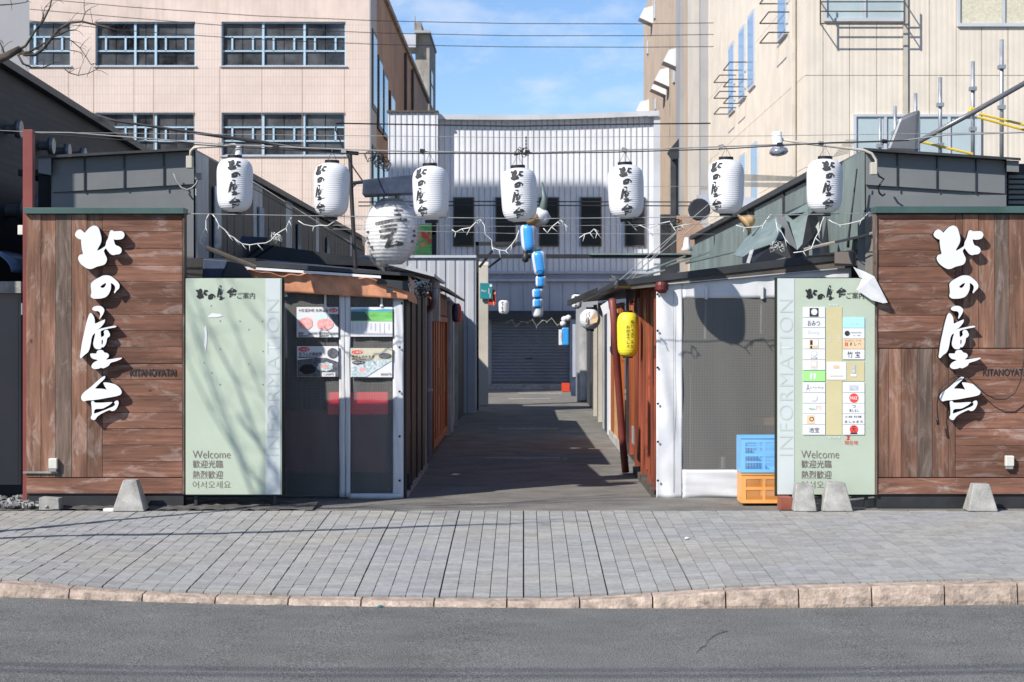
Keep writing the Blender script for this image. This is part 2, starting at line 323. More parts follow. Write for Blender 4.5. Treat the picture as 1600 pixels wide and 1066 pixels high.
M['bulb'] = mat('bulb', (0.5, 0.52, 0.55), 0.12, 0.1, 8, metal=0.7)
M['paver'] = None

def paver_mat():
    m = mat('paver', (0.335, 0.328, 0.312), 0.88, 0.09, 26, bump=0.2, bscale=130, spec=0.2); N = m.node_tree.nodes; L = m.node_tree.links; b = N['Principled BSDF']
    src = b.inputs['Base Color'].links[0].from_socket
    geo = N.new('ShaderNodeNewGeometry'); sn = N.new('ShaderNodeVectorMath'); sn.operation = 'SNAP'; sn.inputs[1].default_value = (0.1, 0.1, 100)
    L.new(geo.outputs['Position'], sn.inputs[0]); wn_ = N.new('ShaderNodeTexWhiteNoise'); wn_.noise_dimensions = '2D'; L.new(sn.outputs[0], wn_.inputs[0])
    r = N.new('ShaderNodeMapRange'); r.inputs[3].default_value = 0.84; r.inputs[4].default_value = 1.07; L.new(wn_.outputs[0], r.inputs[0])
    n = N.new('ShaderNodeTexNoise'); n.inputs['Scale'].default_value = 0.9; n.inputs['Detail'].default_value = 5; L.new(geo.outputs['Position'], n.inputs[0])
    r2 = N.new('ShaderNodeValToRGB'); r2.color_ramp.elements[0].position = 0.35; r2.color_ramp.elements[1].position = 0.65
    r2.color_ramp.elements[0].color = (0.97, 0.99, 1.04, 1); r2.color_ramp.elements[1].color = (1.04, 1.02, 0.97, 1); L.new(n.outputs[0], r2.inputs[0])
    a = N.new('ShaderNodeMix'); a.data_type = 'RGBA'; a.blend_type = 'MULTIPLY'; a.inputs[0].default_value = 1; L.new(src, a.inputs[6]); L.new(r.outputs[0], a.inputs[7])
    c = N.new('ShaderNodeMix'); c.data_type = 'RGBA'; c.blend_type = 'MULTIPLY'; c.inputs[0].default_value = 1; L.new(a.outputs[2], c.inputs[6]); L.new(r2.outputs[0], c.inputs[7])
    L.new(c.outputs[2], b.inputs['Base Color']); return m
M['paver'] = paver_mat()

def screen_mat(name, col, fac, cell=0.0135):
    """woven insect screen: solid threads with open cells"""
    m = bpy.data.materials.new(name); m.use_nodes = True; nt = m.node_tree; N = nt.nodes; L = nt.links; b = N['Principled BSDF']
    b.inputs['Base Color'].default_value = (*col, 1); b.inputs['Roughness'].default_value = 0.6
    geo = N.new('ShaderNodeNewGeometry'); sp = N.new('ShaderNodeSeparateXYZ'); L.new(geo.outputs['Position'], sp.inputs[0]); outs = []
    for i in (0, 2):
        a = N.new('ShaderNodeMath'); a.operation = 'DIVIDE'; a.inputs[1].default_value = cell; L.new(sp.outputs[i], a.inputs[0])
        f = N.new('ShaderNodeMath'); f.operation = 'FRACT'; L.new(a.outputs[0], f.inputs[0])
        c = N.new('ShaderNodeMath'); c.operation = 'LESS_THAN'; c.inputs[1].default_value = 0.3; L.new(f.outputs[0], c.inputs[0]); outs.append(c.outputs[0])
    mx = N.new('ShaderNodeMath'); mx.operation = 'MAXIMUM'; L.new(outs[0], mx.inputs[0]); L.new(outs[1], mx.inputs[1])
    r = N.new('ShaderNodeMapRange'); r.inputs[3].default_value = fac; r.inputs[4].default_value = min(1, fac + 0.3); L.new(mx.outputs[0], r.inputs[0])
    tr = N.new('ShaderNodeBsdfTransparent'); ms = N.new('ShaderNodeMixShader'); L.new(r.outputs[0], ms.inputs[0]); L.new(tr.outputs[0], ms.inputs[1]); L.new(b.outputs[0], ms.inputs[2])
    L.new(ms.outputs[0], N['Material Output'].inputs['Surface']); return m
M['screen'] = screen_mat('screen', (0.32, 0.31, 0.29), 0.2)
M['screen_r'] = screen_mat('screen_r', (0.19, 0.185, 0.17), 0.5)
def plastic_mat():
    m = bpy.data.materials.new('clear_plastic'); m.use_nodes = True; nt = m.node_tree; N = nt.nodes; L = nt.links; b = N['Principled BSDF']
    b.inputs['Base Color'].default_value = (0.75, 0.73, 0.7, 1); b.inputs['Roughness'].default_value = 0.22
    n = N.new('ShaderNodeTexNoise'); n.inputs['Scale'].default_value = 11; n.inputs['Detail'].default_value = 5; n.inputs['Distortion'].default_value = 1.5
    bp = N.new('ShaderNodeBump'); bp.inputs['Strength'].default_value = 0.8; bp.inputs['Distance'].default_value = 0.03; L.new(n.outputs[0], bp.inputs['Height']); L.new(bp.outputs[0], b.inputs['Normal'])
    r = N.new('ShaderNodeMapRange'); r.inputs[1].default_value = 0.4; r.inputs[2].default_value = 0.7; r.inputs[3].default_value = 0.04; r.inputs[4].default_value = 0.3; L.new(n.outputs[0], r.inputs[0])
    tr = N.new('ShaderNodeBsdfTransparent'); ms = N.new('ShaderNodeMixShader'); L.new(r.outputs[0], ms.inputs[0]); L.new(tr.outputs[0], ms.inputs[1]); L.new(b.outputs[0], ms.inputs[2])
    L.new(ms.outputs[0], N['Material Output'].inputs['Surface']); return m
M['plastic'] = plastic_mat()

# ------------------------------------------------------------------ lettering
def conv(pts, ox, oy, s=11.845): return [(ox + x/s, oy + y/s) for x, y in pts]
G = {}   # brush characters traced as loops in sign pixels; each entry: list of loops
G['kita'] = [conv([(118,320),(150,255),(205,225),(250,245),(300,297),(345,240),(400,185),(470,155),(525,170),(560,205),(580,270),(605,360),(610,430),(590,500),(550,565),(520,628),(600,590),(685,535),(695,460),(730,395),(750,320),(765,260),(800,238),(835,265),(900,262),(980,258),(1020,285),(1038,330),(1010,395),(950,415),(880,420),(832,408),(850,480),(870,520),(940,545),(980,585),(980,645),(940,685),(880,690),(820,705),(770,680),(715,610),(690,572),(650,620),(670,680),(705,745),(712,790),(690,850),(650,885),(520,915),(440,955),(380,960),(320,935),(230,870),(185,800),(178,750),(200,700),(275,682),(250,600),(235,480),(235,415),(190,405),(135,365)],110,340)]
G['no'] = [conv([(420,270),(470,220),(560,170),(640,130),(720,125),(790,145),(860,200),(920,260),(945,310),(935,370),(890,410),(850,462),(838,440),(860,390),(865,340),(835,295),(780,262),(785,310),(780,390),(745,470),(690,530),(600,555),(470,560),(420,535),(408,500),(425,455),(418,370),(412,310)],110,420),
           conv([(580,338),(640,290),(695,262),(692,300),(670,340),(628,365)],110,420)]
G['ya'] = [conv([(435,745),(460,710),(510,690),(560,688),(610,700),(650,735),(665,775),(645,830),(610,890),(568,940),(580,890),(590,840),(570,800),(540,785),(490,785),(450,770)],110,420),
           conv([(330,60),(370,-78),(400,-128),(430,-118),(470,-60),(485,0),(487,75),(560,40),(640,5),(678,-10),(665,50),(620,110),(570,160),(500,185),(600,160),(740,128),(850,106),(890,118),(870,138),(740,160),(630,190),(592,208),(600,330),(665,285),(650,215),(680,185),(720,185),(745,215),(770,270),(755,310),(712,335),(705,400),(680,465),(645,508),(612,500),(600,530),(570,544),(510,538),(470,500),(455,440),(475,340),(500,240),(450,275),(425,340),(412,430),(390,540),(355,605),(290,650),(235,712),(212,690),(225,600),(250,420),(290,240)],110,500),
           conv([(610,370),(630,360),(640,410),(625,465),(610,440)],110,500),
           conv([(520,590),(545,562),(600,552),(640,567),(660,600),(720,615),(748,645),(740,690),(680,735),(800,722),(900,705),(980,695),(985,715),(900,755),(770,792),(750,840),(690,875),(640,895),(600,880),(560,900),(480,908),(430,885),(422,850),(445,805),(490,770),(545,745),(530,735),(450,720),(410,680),(400,630),(420,618),(520,622)],110,500)]
G['tai'] = [conv([(232,480),(250,430),(300,375),(400,300),(500,210),(590,130),(660,85),(685,98),(660,145),(590,210),(520,280),(485,320),(600,320),(660,328),(712,345),(680,295),(640,215),(665,203),(740,210),(860,240),(930,290),(970,340),(985,390),(960,435),(880,460),(740,485),(580,515),(440,533),(350,536),(285,557),(245,530)],110,580),
            conv([(418,570),(435,542),(465,547),(485,580),(600,580),(740,570),(820,568),(760,620),(660,675),(620,690),(485,695),(465,785),(560,755),(680,710),(765,672),(790,665),(840,640),(865,605),(838,575),(880,540),(915,540),(928,580),(915,630),(885,690),(840,730),(790,732),(765,710),(690,740),(600,785),(530,835),(500,885),(465,902),(425,885),(408,855),(435,800),(432,690)],110,580)]
def fill_mesh(loops, extrude=0.0, offset=0.0, bevel=0.0, smooth_loops=True):
    """loops of (x, z) in metres -> mesh lying in the xz plane, facing -y"""
    cu = bpy.data.curves.new('glyph', 'CURVE'); cu.dimensions = '2D'; cu.fill_mode = 'BOTH'; cu.extrude = extrude; cu.bevel_depth = bevel; cu.offset = offset
    for lp in loops:
        if smooth_loops:
            n = len(lp); q = []
            for i in range(n):                     # one round of corner cutting
                a = lp[i]; b = lp[(i+1) % n]
                q += [(a[0]*.8+b[0]*.2, a[1]*.8+b[1]*.2), (a[0]*.2+b[0]*.8, a[1]*.2+b[1]*.8)]
            lp = q
        sp = cu.splines.new('POLY'); sp.points.add(len(lp) - 1); sp.use_cyclic_u = True
        for p, (x, y) in zip(sp.points, lp): p.co = (x, y, 0, 1)
    o = bpy.data.objects.new('glyph', cu); COL.objects.link(o)
    me = bpy.data.meshes.new_from_object(o.evaluated_get(bpy.context.evaluated_depsgraph_get()))
    bpy.data.objects.remove(o); bpy.data.curves.remove(cu)
    me.transform(Matrix.Rotation(R(90), 4, 'X')); me.materials.clear(); return me
def text_mesh(body, size, extrude=0.0, offset=0.0, align='LEFT', spacing=1.0):
    cu = bpy.data.curves.new('text', 'FONT'); cu.body = body; cu.size = size; cu.extrude = extrude; cu.offset = offset; cu.align_x = align; cu.space_character = spacing
    o = bpy.data.objects.new('text', cu); COL.objects.link(o)
    me = bpy.data.meshes.new_from_object(o.evaluated_get(bpy.context.evaluated_depsgraph_get()))
    bpy.data.objects.remove(o); bpy.data.curves.remove(cu)
    me.transform(Matrix.Rotation(R(90), 4, 'X')); me.materials.clear(); return me
def bounds(me):
    xs = [v.co.x for v in me.vertices]; zs = [v.co.z for v in me.vertices]
    return min(xs), max(xs), min(zs), max(zs)
def put_text(body, box, y, m, parent, name='lettering', offset=0.0, rot=0, spacing=1.0, keep=False):
    """text fitted into box = (px0, px1, py0, py1) at depth y"""
    me = text_mesh(body, 0.1, 0.0, offset, spacing=spacing)
    if not me.vertices: return None
    if rot: me.transform(Matrix.Rotation(R(rot), 4, 'Y'))
    a, b, c, d = bounds(me); x0, x1 = X(box[0], y), X(box[1], y); z0, z1 = Z(box[3], y), Z(box[2], y)
    sx = (x1-x0)/(b-a); sz = (z1-z0)/(d-c)
    if keep: sx = sz = min(sx, sz)
    for v in me.vertices: v.co.x = x0 + (v.co.x-a)*sx; v.co.z = z0 + (v.co.z-c)*sz; v.co.y = y
    me.materials.append(m); return link(name, me, parent)

# ------------------------------------------------------------------ setting: road, kerb, pavement, alley
YB, YF = 15.0, 11.36                                     # back and front edge of the pavement
KP = [(-900,904),(-300,903),(0,903),(100,913),(200,921),(300,926),(400,929),(600,932),(800,934),(900,932),(1000,927),(1100,919),(1200,914),(1400,909),(1600,904),(2500,903)]
RP = [(-900,926),(0,932),(200,940),(400,946),(800,950.5),(1200,951.5),(1600,944),(2500,940)]
def lerp(tab, x):
    for (a, ya), (b, yb) in zip(tab, tab[1:]):
        if x <= b:
            t = (x-a)/(b-a); t = max(0, min(1, t)); return ya + (yb-ya)*t
    return tab[-1][1]
def zk(x): return Z(sum(lerp(KP, PX0 + (x+o)*F/YF) for o in (-.25,-.12,0,.12,.25))/5, YF)       # top of the kerb along the street
def zr(x): return Z(sum(lerp(RP, PX0 + (x+o)*F/11.2) for o in (-.4,0,.4))/3, 11.2)
def zpave(x, y): t = (YB - y)/(YB - YF); return zk(x)*(0.25*t*t + 0.75*t)
g = MB(); g.box(-600, 600, -200, 1500, -0.9, -0.45); struct(g.build('ground', M['dirt']))
xs = [-60,-30,-15,-10] + [-8 + 0.25*i for i in range(65)] + [10,15,30,60]
g = MB(); ys = [-12, -4, 2, 5, 7, 9, 10, 11, 11.34]
nx = len(xs); g.add([(x, y, zr(max(-8, min(8, x))) - 0.02*max(0, (8-y))*0.2) for y in ys for x in xs], [(j*nx+i, j*nx+i+1, (j+1)*nx+i+1, (j+1)*nx+i) for j in range(len(ys)-1) for i in range(nx-1)])
road = struct(g.build('road', M['asphalt'], smooth=True))
# crack and pale scrapes in the road
g = MB(); pts = [(1088,1018),(1095,1010),(1103,1006),(1106,999),(1116,991),(1126,987),(1137,984)]
w = [P(a, b, 1.63*F/(b-PY0)) for a, b in pts]; w = [Vector((p.x, p.y, zr(p.x)+0.003)) for p in w]
for a, b in zip(w, w[1:]): n = Vector((0, 0.006, 0)); g.quad(a-n, b-n, b+n, a+n)
g.build('crack', M['black'], road)
g = MB(); g.add([(x, y, z) for y, z in ((YF-0.002, -0.4), (YB, -0.12)) for x in (-12, 12)], [(0,1,3,2)])
# bed under the pavers, following them
g = MB(); xb = [-12 + 0.3*i for i in range(81)]; yb = [YF + (YB-YF)*j/12 for j in range(13)]; nb = len(xb)
g.add([(x, y, zpave(max(-6, min(6, x)), y) - 0.012) for y in yb for x in xb], [(j*nb+i, j*nb+i+1, (j+1)*nb+i+1, (j+1)*nb+i) for j in range(12) for i in range(nb-1)])
pave = struct(g.build('pavement', M['joint']))
tile_me = MB().box(-.5,.5,-.5,.5,-1,0).mesh('paver', M['paver'])
rest = MB(); cand = []
rows = int(round((YB-YF)/0.1)); cols = range(-66, 66)
for j in range(rows):
    for i in cols:
        gx0 = 0.0048 if i % 5 == 0 else 0.0024; gx1 = 0.0048 if (i+1) % 5 == 0 else 0.0024
        gy0 = (0.012 if (i*7 + j) % 9 else 0.004) if (j + (i//5)%2) % 5 == 0 else (0.0012 if (i*13+j*7) % 11 else 0.006)
        x0 = i*0.1 + gx0; x1 = i*0.1 + 0.1 - gx1; y1 = YB - j*0.1 - gy0; y0 = YB - (j+1)*0.1 + 0.0011
        y0 = max(y0, YF + 0.004)
        vis = abs(PX0 + (x0+x1)/2*F/y0 - 800) < 815
        cand.append((vis and j >= rows-6, x0, x1, y0, y1, random.uniform(-0.0022, 0.0022)))
front = [c for c in cand if c[0]]; front.sort(key=lambda c: (c[3], abs(c[1]))); sel = set(id(c) for c in front[:300])
for c in cand:
    _, x0, x1, y0, y1, dz = c; zs = [zpave(x, y) + dz for x, y in ((x0,y0),(x1,y0),(x1,y1),(x0,y1))]
    if id(c) in sel:
        xm, ym = (x0+x1)/2, (y0+y1)/2; o = link('paver', tile_me, pave)
        ex = Vector((x1-x0, 0, ((zs[1]-zs[0])+(zs[2]-zs[3]))/2)); ey = Vector((0, y1-y0, ((zs[3]-zs[0])+(zs[2]-zs[1]))/2)); ez = ex.cross(ey).normalized()*0.03
        m = Matrix((ex, ey, ez)).transposed().to_4x4(); m.translation = Vector((xm, ym, sum(zs)/4)); o.matrix_basis = m
    else:
        t = [(x0,y0,zs[0]),(x1,y0,zs[1]),(x1,y1,zs[2]),(x0,y1,zs[3])]; b = [(x,y,z-0.02) for x,y,z in t]
        rest.add(t + b, [(0,1,2,3),(0,4,5,1),(1,5,6,2),(2,6,7,3),(3,7,4,0)])
stuff(rest.build('paver_field', M['paver'], pave))
# granite kerb stones
kerb = thing('kerb', 'low pinkish granite kerb edging the pavement, dipped at the alley', 'kerb', (0, 11.28, -0.2))
k = -13
while k < 14:
    x0 = X(107, 11.2) + k*0.4262 + 0.004; x1 = x0 + 0.4262 - 0.009
    if x1 > -6 and x0 < 6:
        bm = bmesh.new(); nxs = 10; vs = {}
        rings = []
        for i in range(nxs+1):
            x = x0 + (x1-x0)*i/nxs; zt = zk(x) - 0.004; zb = zr(x) - 0.05; hgt = max(0.02, zt - zr(x)); rnd = lambda a: random.uniform(-a, a)
            e = 0.006 if i in (0, nxs) else 0
            ring = [(x, YF-0.003, zb), (x, YF-0.003, zt), (x, 11.23, zt-0.002), (x, 11.215+e, zt-0.012-e), (x, 11.205+rnd(.006)+e, zt-0.02-hgt*.3+rnd(.004)), (x, 11.2+rnd(.007)+e, zt-0.02-hgt*.65), (x, 11.205+e, zb)]
            rings.append([bm.verts.new(v) for v in ring])
        for a, b in zip(rings, rings[1:]):
            for q in range(7): bm.faces.new((a[q], b[q], b[(q+1)%7], a[(q+1)%7]))
        bm.faces.new(rings[0]); bm.faces.new(rings[-1][::-1]); bmesh.ops.recalc_face_normals(bm, faces=bm.faces)
        me = bpy.data.meshes.new('kerb_stone'); bm.to_mesh(me); bm.free(); me.materials.append(M['granite']); link('kerb_stone', me, kerb)
    k += 1
# alley floor
g = MB(); g.grid(lambda u, v: (-14 + 28*u, YB + 0.002 + 47*v, -0.004 + 0.006*math.sin(9*u*3)*math.sin(40*v)), 40, 60)
alley = struct(g.build('alley_floor', M['alley_asphalt'], smooth=True))
for yy, xa, xb_, dp in ((21.0, -.44, .40, .2), (27.1, -.36, .48, .2), (38.6, -.30, .62, .2), (41.8, -.12, .84, .22)):
    n = int((xb_-xa)/0.105)
    for i in range(n):
        a = xa + i*0.105; MB().box(a+.003, a+.102, yy-dp/2, yy+dp/2, -0.02, 0.009).build('drain_tile', M['paver'], alley)
# gutter strip of loose asphalt and dirt at the foot of the walls, rubble and gravel
g = MB(); g.grid(lambda u, v: (-4.6 + 2.95*u, YB + .01 + .5*v, 0.004 + 0.035*v + random.uniform(-.006, .01)), 60, 8); struct(g.build('dirt_strip', M['dirt'], smooth=True))
g = MB()
for i in range(240):
    x = random.uniform(-4.4, -3.72); y = random.uniform(15.02, 15.5); s = random.uniform(.012, .03)
    g.obox((x, y, 0.03 + 0.05*(y-15) + random.random()*.05*max(0, (-3.75-x))), (s*1.5, s, s*.8), Matrix.Rotation(random.random()*6, 3, Vector((random.random(), random.random(), 1)).normalized()))
tag(stuff(g.build('gravel', M['gravel'])), 'small heap of loose grey gravel beside the red steel post', 'gravel')
tag(MB().hexa([(X(62,15.05),15.02,0.0),(X(94,15.05),15.02,0),(X(93,15.05),15.02,.095),(X(62,15.05),15.02,.1)],[(X(62,15.05),15.16,0),(X(94,15.05),15.16,0),(X(93,15.05),15.16,.09),(X(63,15.05),15.16,.1)]).build('broken_block', M['concrete'], bevel=.006), 'broken piece of grey concrete block lying under the wooden wall', 'concrete block')
tag(MB().box(X(164,15), X(196,15), 14.93, 15.0, -.003, .022).build('mortar_slab', M['cable_white'], bevel=.004), 'flat white slab under the concrete block by the wooden wall', 'slab')

# ------------------------------------------------------------------ wooden sign walls
DW = 15.2
def plank(x0, x1, y0, y1, m, parent, d=DW):
    e = random.uniform(-.003, .003)
    MB().box(X(x0, d)+.0012, X(x1, d)-.0012, d+e, d+.03, Z(y1, d)+.0012, Z(y0, d)-.0012).build('plank', m, parent, bevel=.002)
def sign_letters(parent, ox, oy, thick=0.012, off=0.062):
    for k in ('kita', 'no', 'ya', 'tai'):
        lp = [[(X(x+ox, DW), Z(y+oy, DW)) for x, y in l] for l in G[k]]
        me = fill_mesh(lp, thick/2)
        me.transform(Matrix.Translation((0, DW - off, 0))); me.materials.append(M['white'])
        body = fill_mesh(lp, (off-.013)/2); body.transform(Matrix.Translation((0, DW - (off-.013)/2 - .003, 0))); body.materials.append(M['black'])
        o = link('letter', me, parent); link('letter_body', body, o); o['label'] = {'kita': 'thick white brush character kita', 'no': 'thick white brush character no', 'ya': 'thick white brush character ya', 'tai': 'thick white brush character tai'}[k]
def outlet(px, py, parent):
    x, z = X(px, DW), Z(py, DW)
    o = MB().hexa([(x-.033,DW-.045,z-.03),(x+.033,DW-.045,z-.03),(x+.033,DW-.05,z+.05),(x-.033,DW-.05,z+.05)],[(x-.033,DW,z-.035),(x+.033,DW,z-.035),(x+.033,DW,z+.052),(x-.033,DW,z+.052)]).build('outlet_cover', M['box_white'], parent, bevel=.005)
    MB().box(x-.028, x+.028, DW-.04, DW, z-.055, z-.03).build('outlet_base', M['cable_grey'], o, bevel=.004)

lw = thing('sign_wall', 'brown plank wall with white brush letters, beside the red steel post', 'wall', (X(163,DW), DW, 0))
for a, b, m in ((41,64,'wood_v'),(64,87,'wood_v'),(87,112,'wood_g'),(112,136,'wood_v'),(136,160,'wood_v')): plank(a, b, 335, 746, M[m], lw)
yy = [335,362,389,415,440.5,466,491.5,517,542.5,568,593.5,619,644.5,670,695.5,721,746]
for a, b in zip(yy, yy[1:]):
    plank(160, 285, a, b, M['wood_h'], lw)
plank(41, 285, 747, 771.5, M['wood_h'], lw)
MB().box(X(41,DW)-.003, X(285,DW)+.003, DW+.031, DW+.12, .1, Z(334,DW)).build('backing', M['darktrim'], lw)
MB().box(X(39,DW), X(288.5,DW), DW-.045, DW+.16, Z(334.5,DW), Z(325,DW)).build('cap', M['greencap'], lw, bevel=.003)
MB().box(X(285.5,DW), X(288.5,DW), DW-.012, DW+.1, Z(772,DW), Z(335,DW)).build('end_trim', M['wood_g'], lw)
MB().box(X(41,DW), X(286,DW), DW+.02, DW+.14, 0.0, Z(772,DW)).build('plinth', M['darktrim'], lw)
sign_letters(lw, 0, 0); outlet(84.5, 726, lw)
put_text('KITANOYATAI', (203,275,576.5,588), DW-.0042, M['ink'], lw, offset=.0026)
MB().box(X(37,DW), X(91,DW), DW-.02, DW-.004, Z(739.5,DW), Z(736.5,DW)).build('conduit', M['cable_grey'], lw)

rw = thing('sign_wall', 'brown plank wall with white brush letters and a looping black cable', 'wall', (X(1500,DW), DW, 0))
yy = [335,342,366,391,417,442,467.5,493,518.5,544]
for a, b in zip(yy, yy[1:]): plank(1371, 1493, a, b, M['wood_h'], rw)
for a, b, m in ((1493,1504,'wood_v'),(1504,1529,'wood_v'),(1529,1554,'wood_v'),(1554,1577,'wood_g'),(1577,1602,'wood_v'),(1602,1626,'wood_v')): plank(a, b, 335, 544, M[m], rw)
for a, b, m in ((1371,1389,'wood_v'),(1389,1408,'wood_v'),(1408,1433,'wood_v'),(1433,1457,'wood_g'),(1457,1482,'wood_v'),(1482,1493,'wood_v')): plank(a, b, 545, 746, M[m], rw)
yy = [545,569,594,619,644.5,670,696,721,746]
for a, b in zip(yy, yy[1:]): plank(1493, 1626, a, b, M['wood_h'], rw)
plank(1371, 1626, 747, 772.5, M['wood_h'], rw)
MB().box(X(1371,DW)-.003, X(1626,DW), DW+.031, DW+.12, .1, Z(334,DW)).build('backing', M['darktrim'], rw)
MB().box(X(1366,DW), X(1630,DW), DW-.045, DW+.16, Z(333.5,DW), Z(323,DW)).build('cap', M['greencap'], rw, bevel=.003)
MB().box(X(1367,DW), X(1370.3,DW), DW-.012, DW+.1, Z(773,DW), Z(335,DW)).build('end_trim', M['wood_g'], rw)
MB().box(X(1371,DW), X(1626,DW), DW+.02, DW+.14, 0.0, Z(773,DW)).build('plinth', M['darktrim'], rw)
sign_letters(rw, 1336, 0); outlet(1576, 722, rw)
put_text('KITANOYATAI', (1536,1609,576.5,588), DW-.0042, M['ink'], rw, offset=.0026)
cab = [P(a, b, 15.11) for a, b in ((1466,658),(1464,640),(1465,622),(1472,604),(1484,593),(1498,587),(1512,590),(1526,603),(1540,616),(1556,624),(1572,624),(1586,614),(1594,597),(1599,570),(1601,545))]
tag(MB().tube(cab, .0045, 6).tube([P(1464,652,15.11), P(1466,664,15.11)], .011, 6).build('black_cable', M['cable'], smooth=True), 'thin black cable looping over the lowest white letter', 'cable')

post = MB().box(X(37,15.3), X(52.5,15.3), 15.27, 15.35, 0, Z(203,15.3)).build('steel_post', M['red_steel'], bevel=.004)
tag(post, 'tall square red steel post at the end of the wooden wall', 'post')
MB().box(X(28,15.3), X(36,15.3), 15.29, 15.33, Z(367,15.3), Z(352,15.3)).build('junction_box', M['box_white'], post, bevel=.004)

# ------------------------------------------------------------------ information boards
def info_board(x0, x1, strip, label, right):
    d = DW - .01
    t = thing('information_board', label, 'sign', (X((x0+x1)/2, d), d, 0))
    MB().box(X(x0,d), X(x1,d), d, d+.035, Z(773,d), Z(435,d)).build('panel', M['board'], t, bevel=.002)
    MB().box(X(strip[0],d), X(strip[1],d), d-.003, d+.001, Z(772.6,d), Z(435.4,d)).build('pale_strip', M['board_pale'], t)
    e = x1 if not right else x0
    MB().box(X(x0,d)-.012, X(x1,d)+.012, d+.036, d+.1, Z(776,d), Z(433.5,d)).build('frame', M['black'], t)
    for fx in (x0+12, x1-14): MB().box(X(fx,d), X(fx+5,d), d+.04, d+.09, 0, Z(776,d)).build('foot', M['darktrim'], t)
    s0, s1 = strip
    put_text('INFORMATION', (s0+2, s1-2, 468, 712), d-.005, M['olive_line'], t, rot=-90, offset=-.0012, spacing=1.12)
    ox = x0 if not right else x0 + 38
    # title: small brush characters, then plain ones
    for k, (bx0, bx1, by0, by1) in {'kita': (306,325,451,467), 'no': (325,336.5,459,468), 'ya': (339,351.5,446,469), 'tai': (354.5,370,449,465)}.items():
        lp = G[k]; ax = [x for l in lp for x, y in l]; ay = [y for l in lp for x, y in l]; sh = 0 if not right else 1258-306
        f = lambda x, y: (X(bx0+sh+(x-min(ax))/(max(ax)-min(ax))*(bx1-bx0), d), Z(by0+(y-min(ay))/(max(ay)-min(ay))*(by1-by0), d))
        me = fill_mesh([[f(x, y) for x, y in l] for l in lp]); me.transform(Matrix.Translation((0, d-.004, 0))); me.materials.append(M['ink']); link('lettering', me, t)
    sh = 0 if not right else 952
    put_text('ご案内', (370.5+sh,398+sh,457,467), d-.004, M['ink'], t)
    sh = 0 if not right else 951
    put_text('Welcome', (301+sh,360+sh,704,716), d-.004, M['brown_text'], t, offset=-.0012)
    put_text('歓迎光臨', (301+sh,348+sh,719,731), d-.004, M['brown_text'], t)
    put_text('熱烈歓迎', (301+sh,348+sh,735.5,748), d-.004, M['brown_text'], t)
    put_text('어서오세요', (301+sh,360+sh,751.5,763), d-.004, M['brown_text'], t, offset=-.0012)
    return t, d
lb, d = info_board(290, 440, (415, 438), 'pale green information board without a map, crossed by branch shadows', False)
g = MB()
for a, b in ((330,478),(344,501.5),(375,502),(410,502),(344,545.5),(411,549),(344,601),(411,601),(389,515),(389,569),(319,567),(331,583)): g.box(X(a,d)-.003, X(a,d)+.003, d-.004, d, Z(b,d)-.003, Z(b,d)+.003)
g.build('screw_holes', M['ink'], lb)
g = MB()
for q in ([(325,494),(331,489.5),(345,491),(347,494),(338,496),(326,496)], [(319,512),(322,508),(323.5,520),(323,536),(321.5,550),(319,540),(320,525)]): g.quad(*[P(a, b, d-.0035) for a, b in q])
g.build('torn_patch', M['paper'], lb)
rb, d = info_board(1215, 1367, (1216, 1241), 'pale green information board with map and peeling corner', True)
# map on the right board: street bands and shop cards
MB().box(X(1291,d), X(1315.5,d), d-.004, d, Z(680,d), Z(480,d)).box(X(1315.7,d), X(1350.5,d), d-.004, d, Z(595.5,d), Z(565,d)).build('map_street', M['card_tan'], rb)
def card(x0, x1, y0, y1, m='paper'):
    c = MB().box(X(x0,d), X(x1,d), d-.007, d, Z(y1,d), Z(y0,d)).build('shop_card', M[m], rb); return c
def mark(c, txt, box, m='ink', off=0.0): put_text(txt, box, d-.009, M[m], c, offset=off)
def disc(c, px, py, r, m, n=20, lift=.0085):
    MB().quad(*[(X(px,d)+r*math.cos(-2*math.pi*i/n), d-lift, Z(py,d)+r*math.sin(-2*math.pi*i/n)) for i in range(n)]).build('logo', M[m], c)
def rect(c, x0, x1, y0, y1, m, lift=.0085): MB().quad(P(x0,y1,d-lift), P(x1,y1,d-lift), P(x1,y0,d-lift), P(x0,y0,d-lift)).build('logo', M[m], c)
L0, L1 = 1254.5, 1289
ys_l = [480,496.5,512.5,529.5,545.7,562.5]
cs = [card(L0, L1, a, b-.7) for a, b in zip(ys_l, ys_l[1:]+[579])]
rect(cs[0], 1265, 1279, 481.5, 495, 'inkgrey'); disc(cs[0], 1272, 487.5, .025, 'paper', lift=.0095)
mark(cs[1], 'おみつ', (1262,1281,501,509.5)); mark(cs[2], 'Dining', (1263,1280,517,523), 'card_grey', -.002)
rect(cs[3], 1264.5, 1279, 530.5, 544.5, 'card_peach'); rect(cs[3], 1266, 1269.5, 532, 539, 'ink', .0095); rect(cs[3], 1266, 1269, 541, 544.3, 'ink', .0095); rect(cs[3], 1270.5, 1278.5, 531, 540.5, 'paper', .0095)
MB().quad(*[(X(1272,d)+.026*math.cos(i*math.pi/3+math.pi/2), d-.0085, Z(552.5,d)-.026*math.sin(i*math.pi/3+math.pi/2)) for i in range(6)]).build('logo', M['card_grey'], cs[4])
MB().quad(*[(X(1272,d)+.022*math.cos(i*math.pi/3+math.pi/2), d-.0095, Z(552.5,d)-.022*math.sin(i*math.pi/3+math.pi/2)) for i in range(6)]).build('logo', M['paper'], cs[4]); mark(cs[4], 'かん屋', (1267,1277,558.5,561))
rect(cs[5], 1267, 1277, 564, 574, 'card_peach'); rect(cs[5], 1268, 1276, 565, 573, 'paper', .0095); mark(cs[5], 'こうじ', (1267,1277,575.5,577.5), 'brown_text')
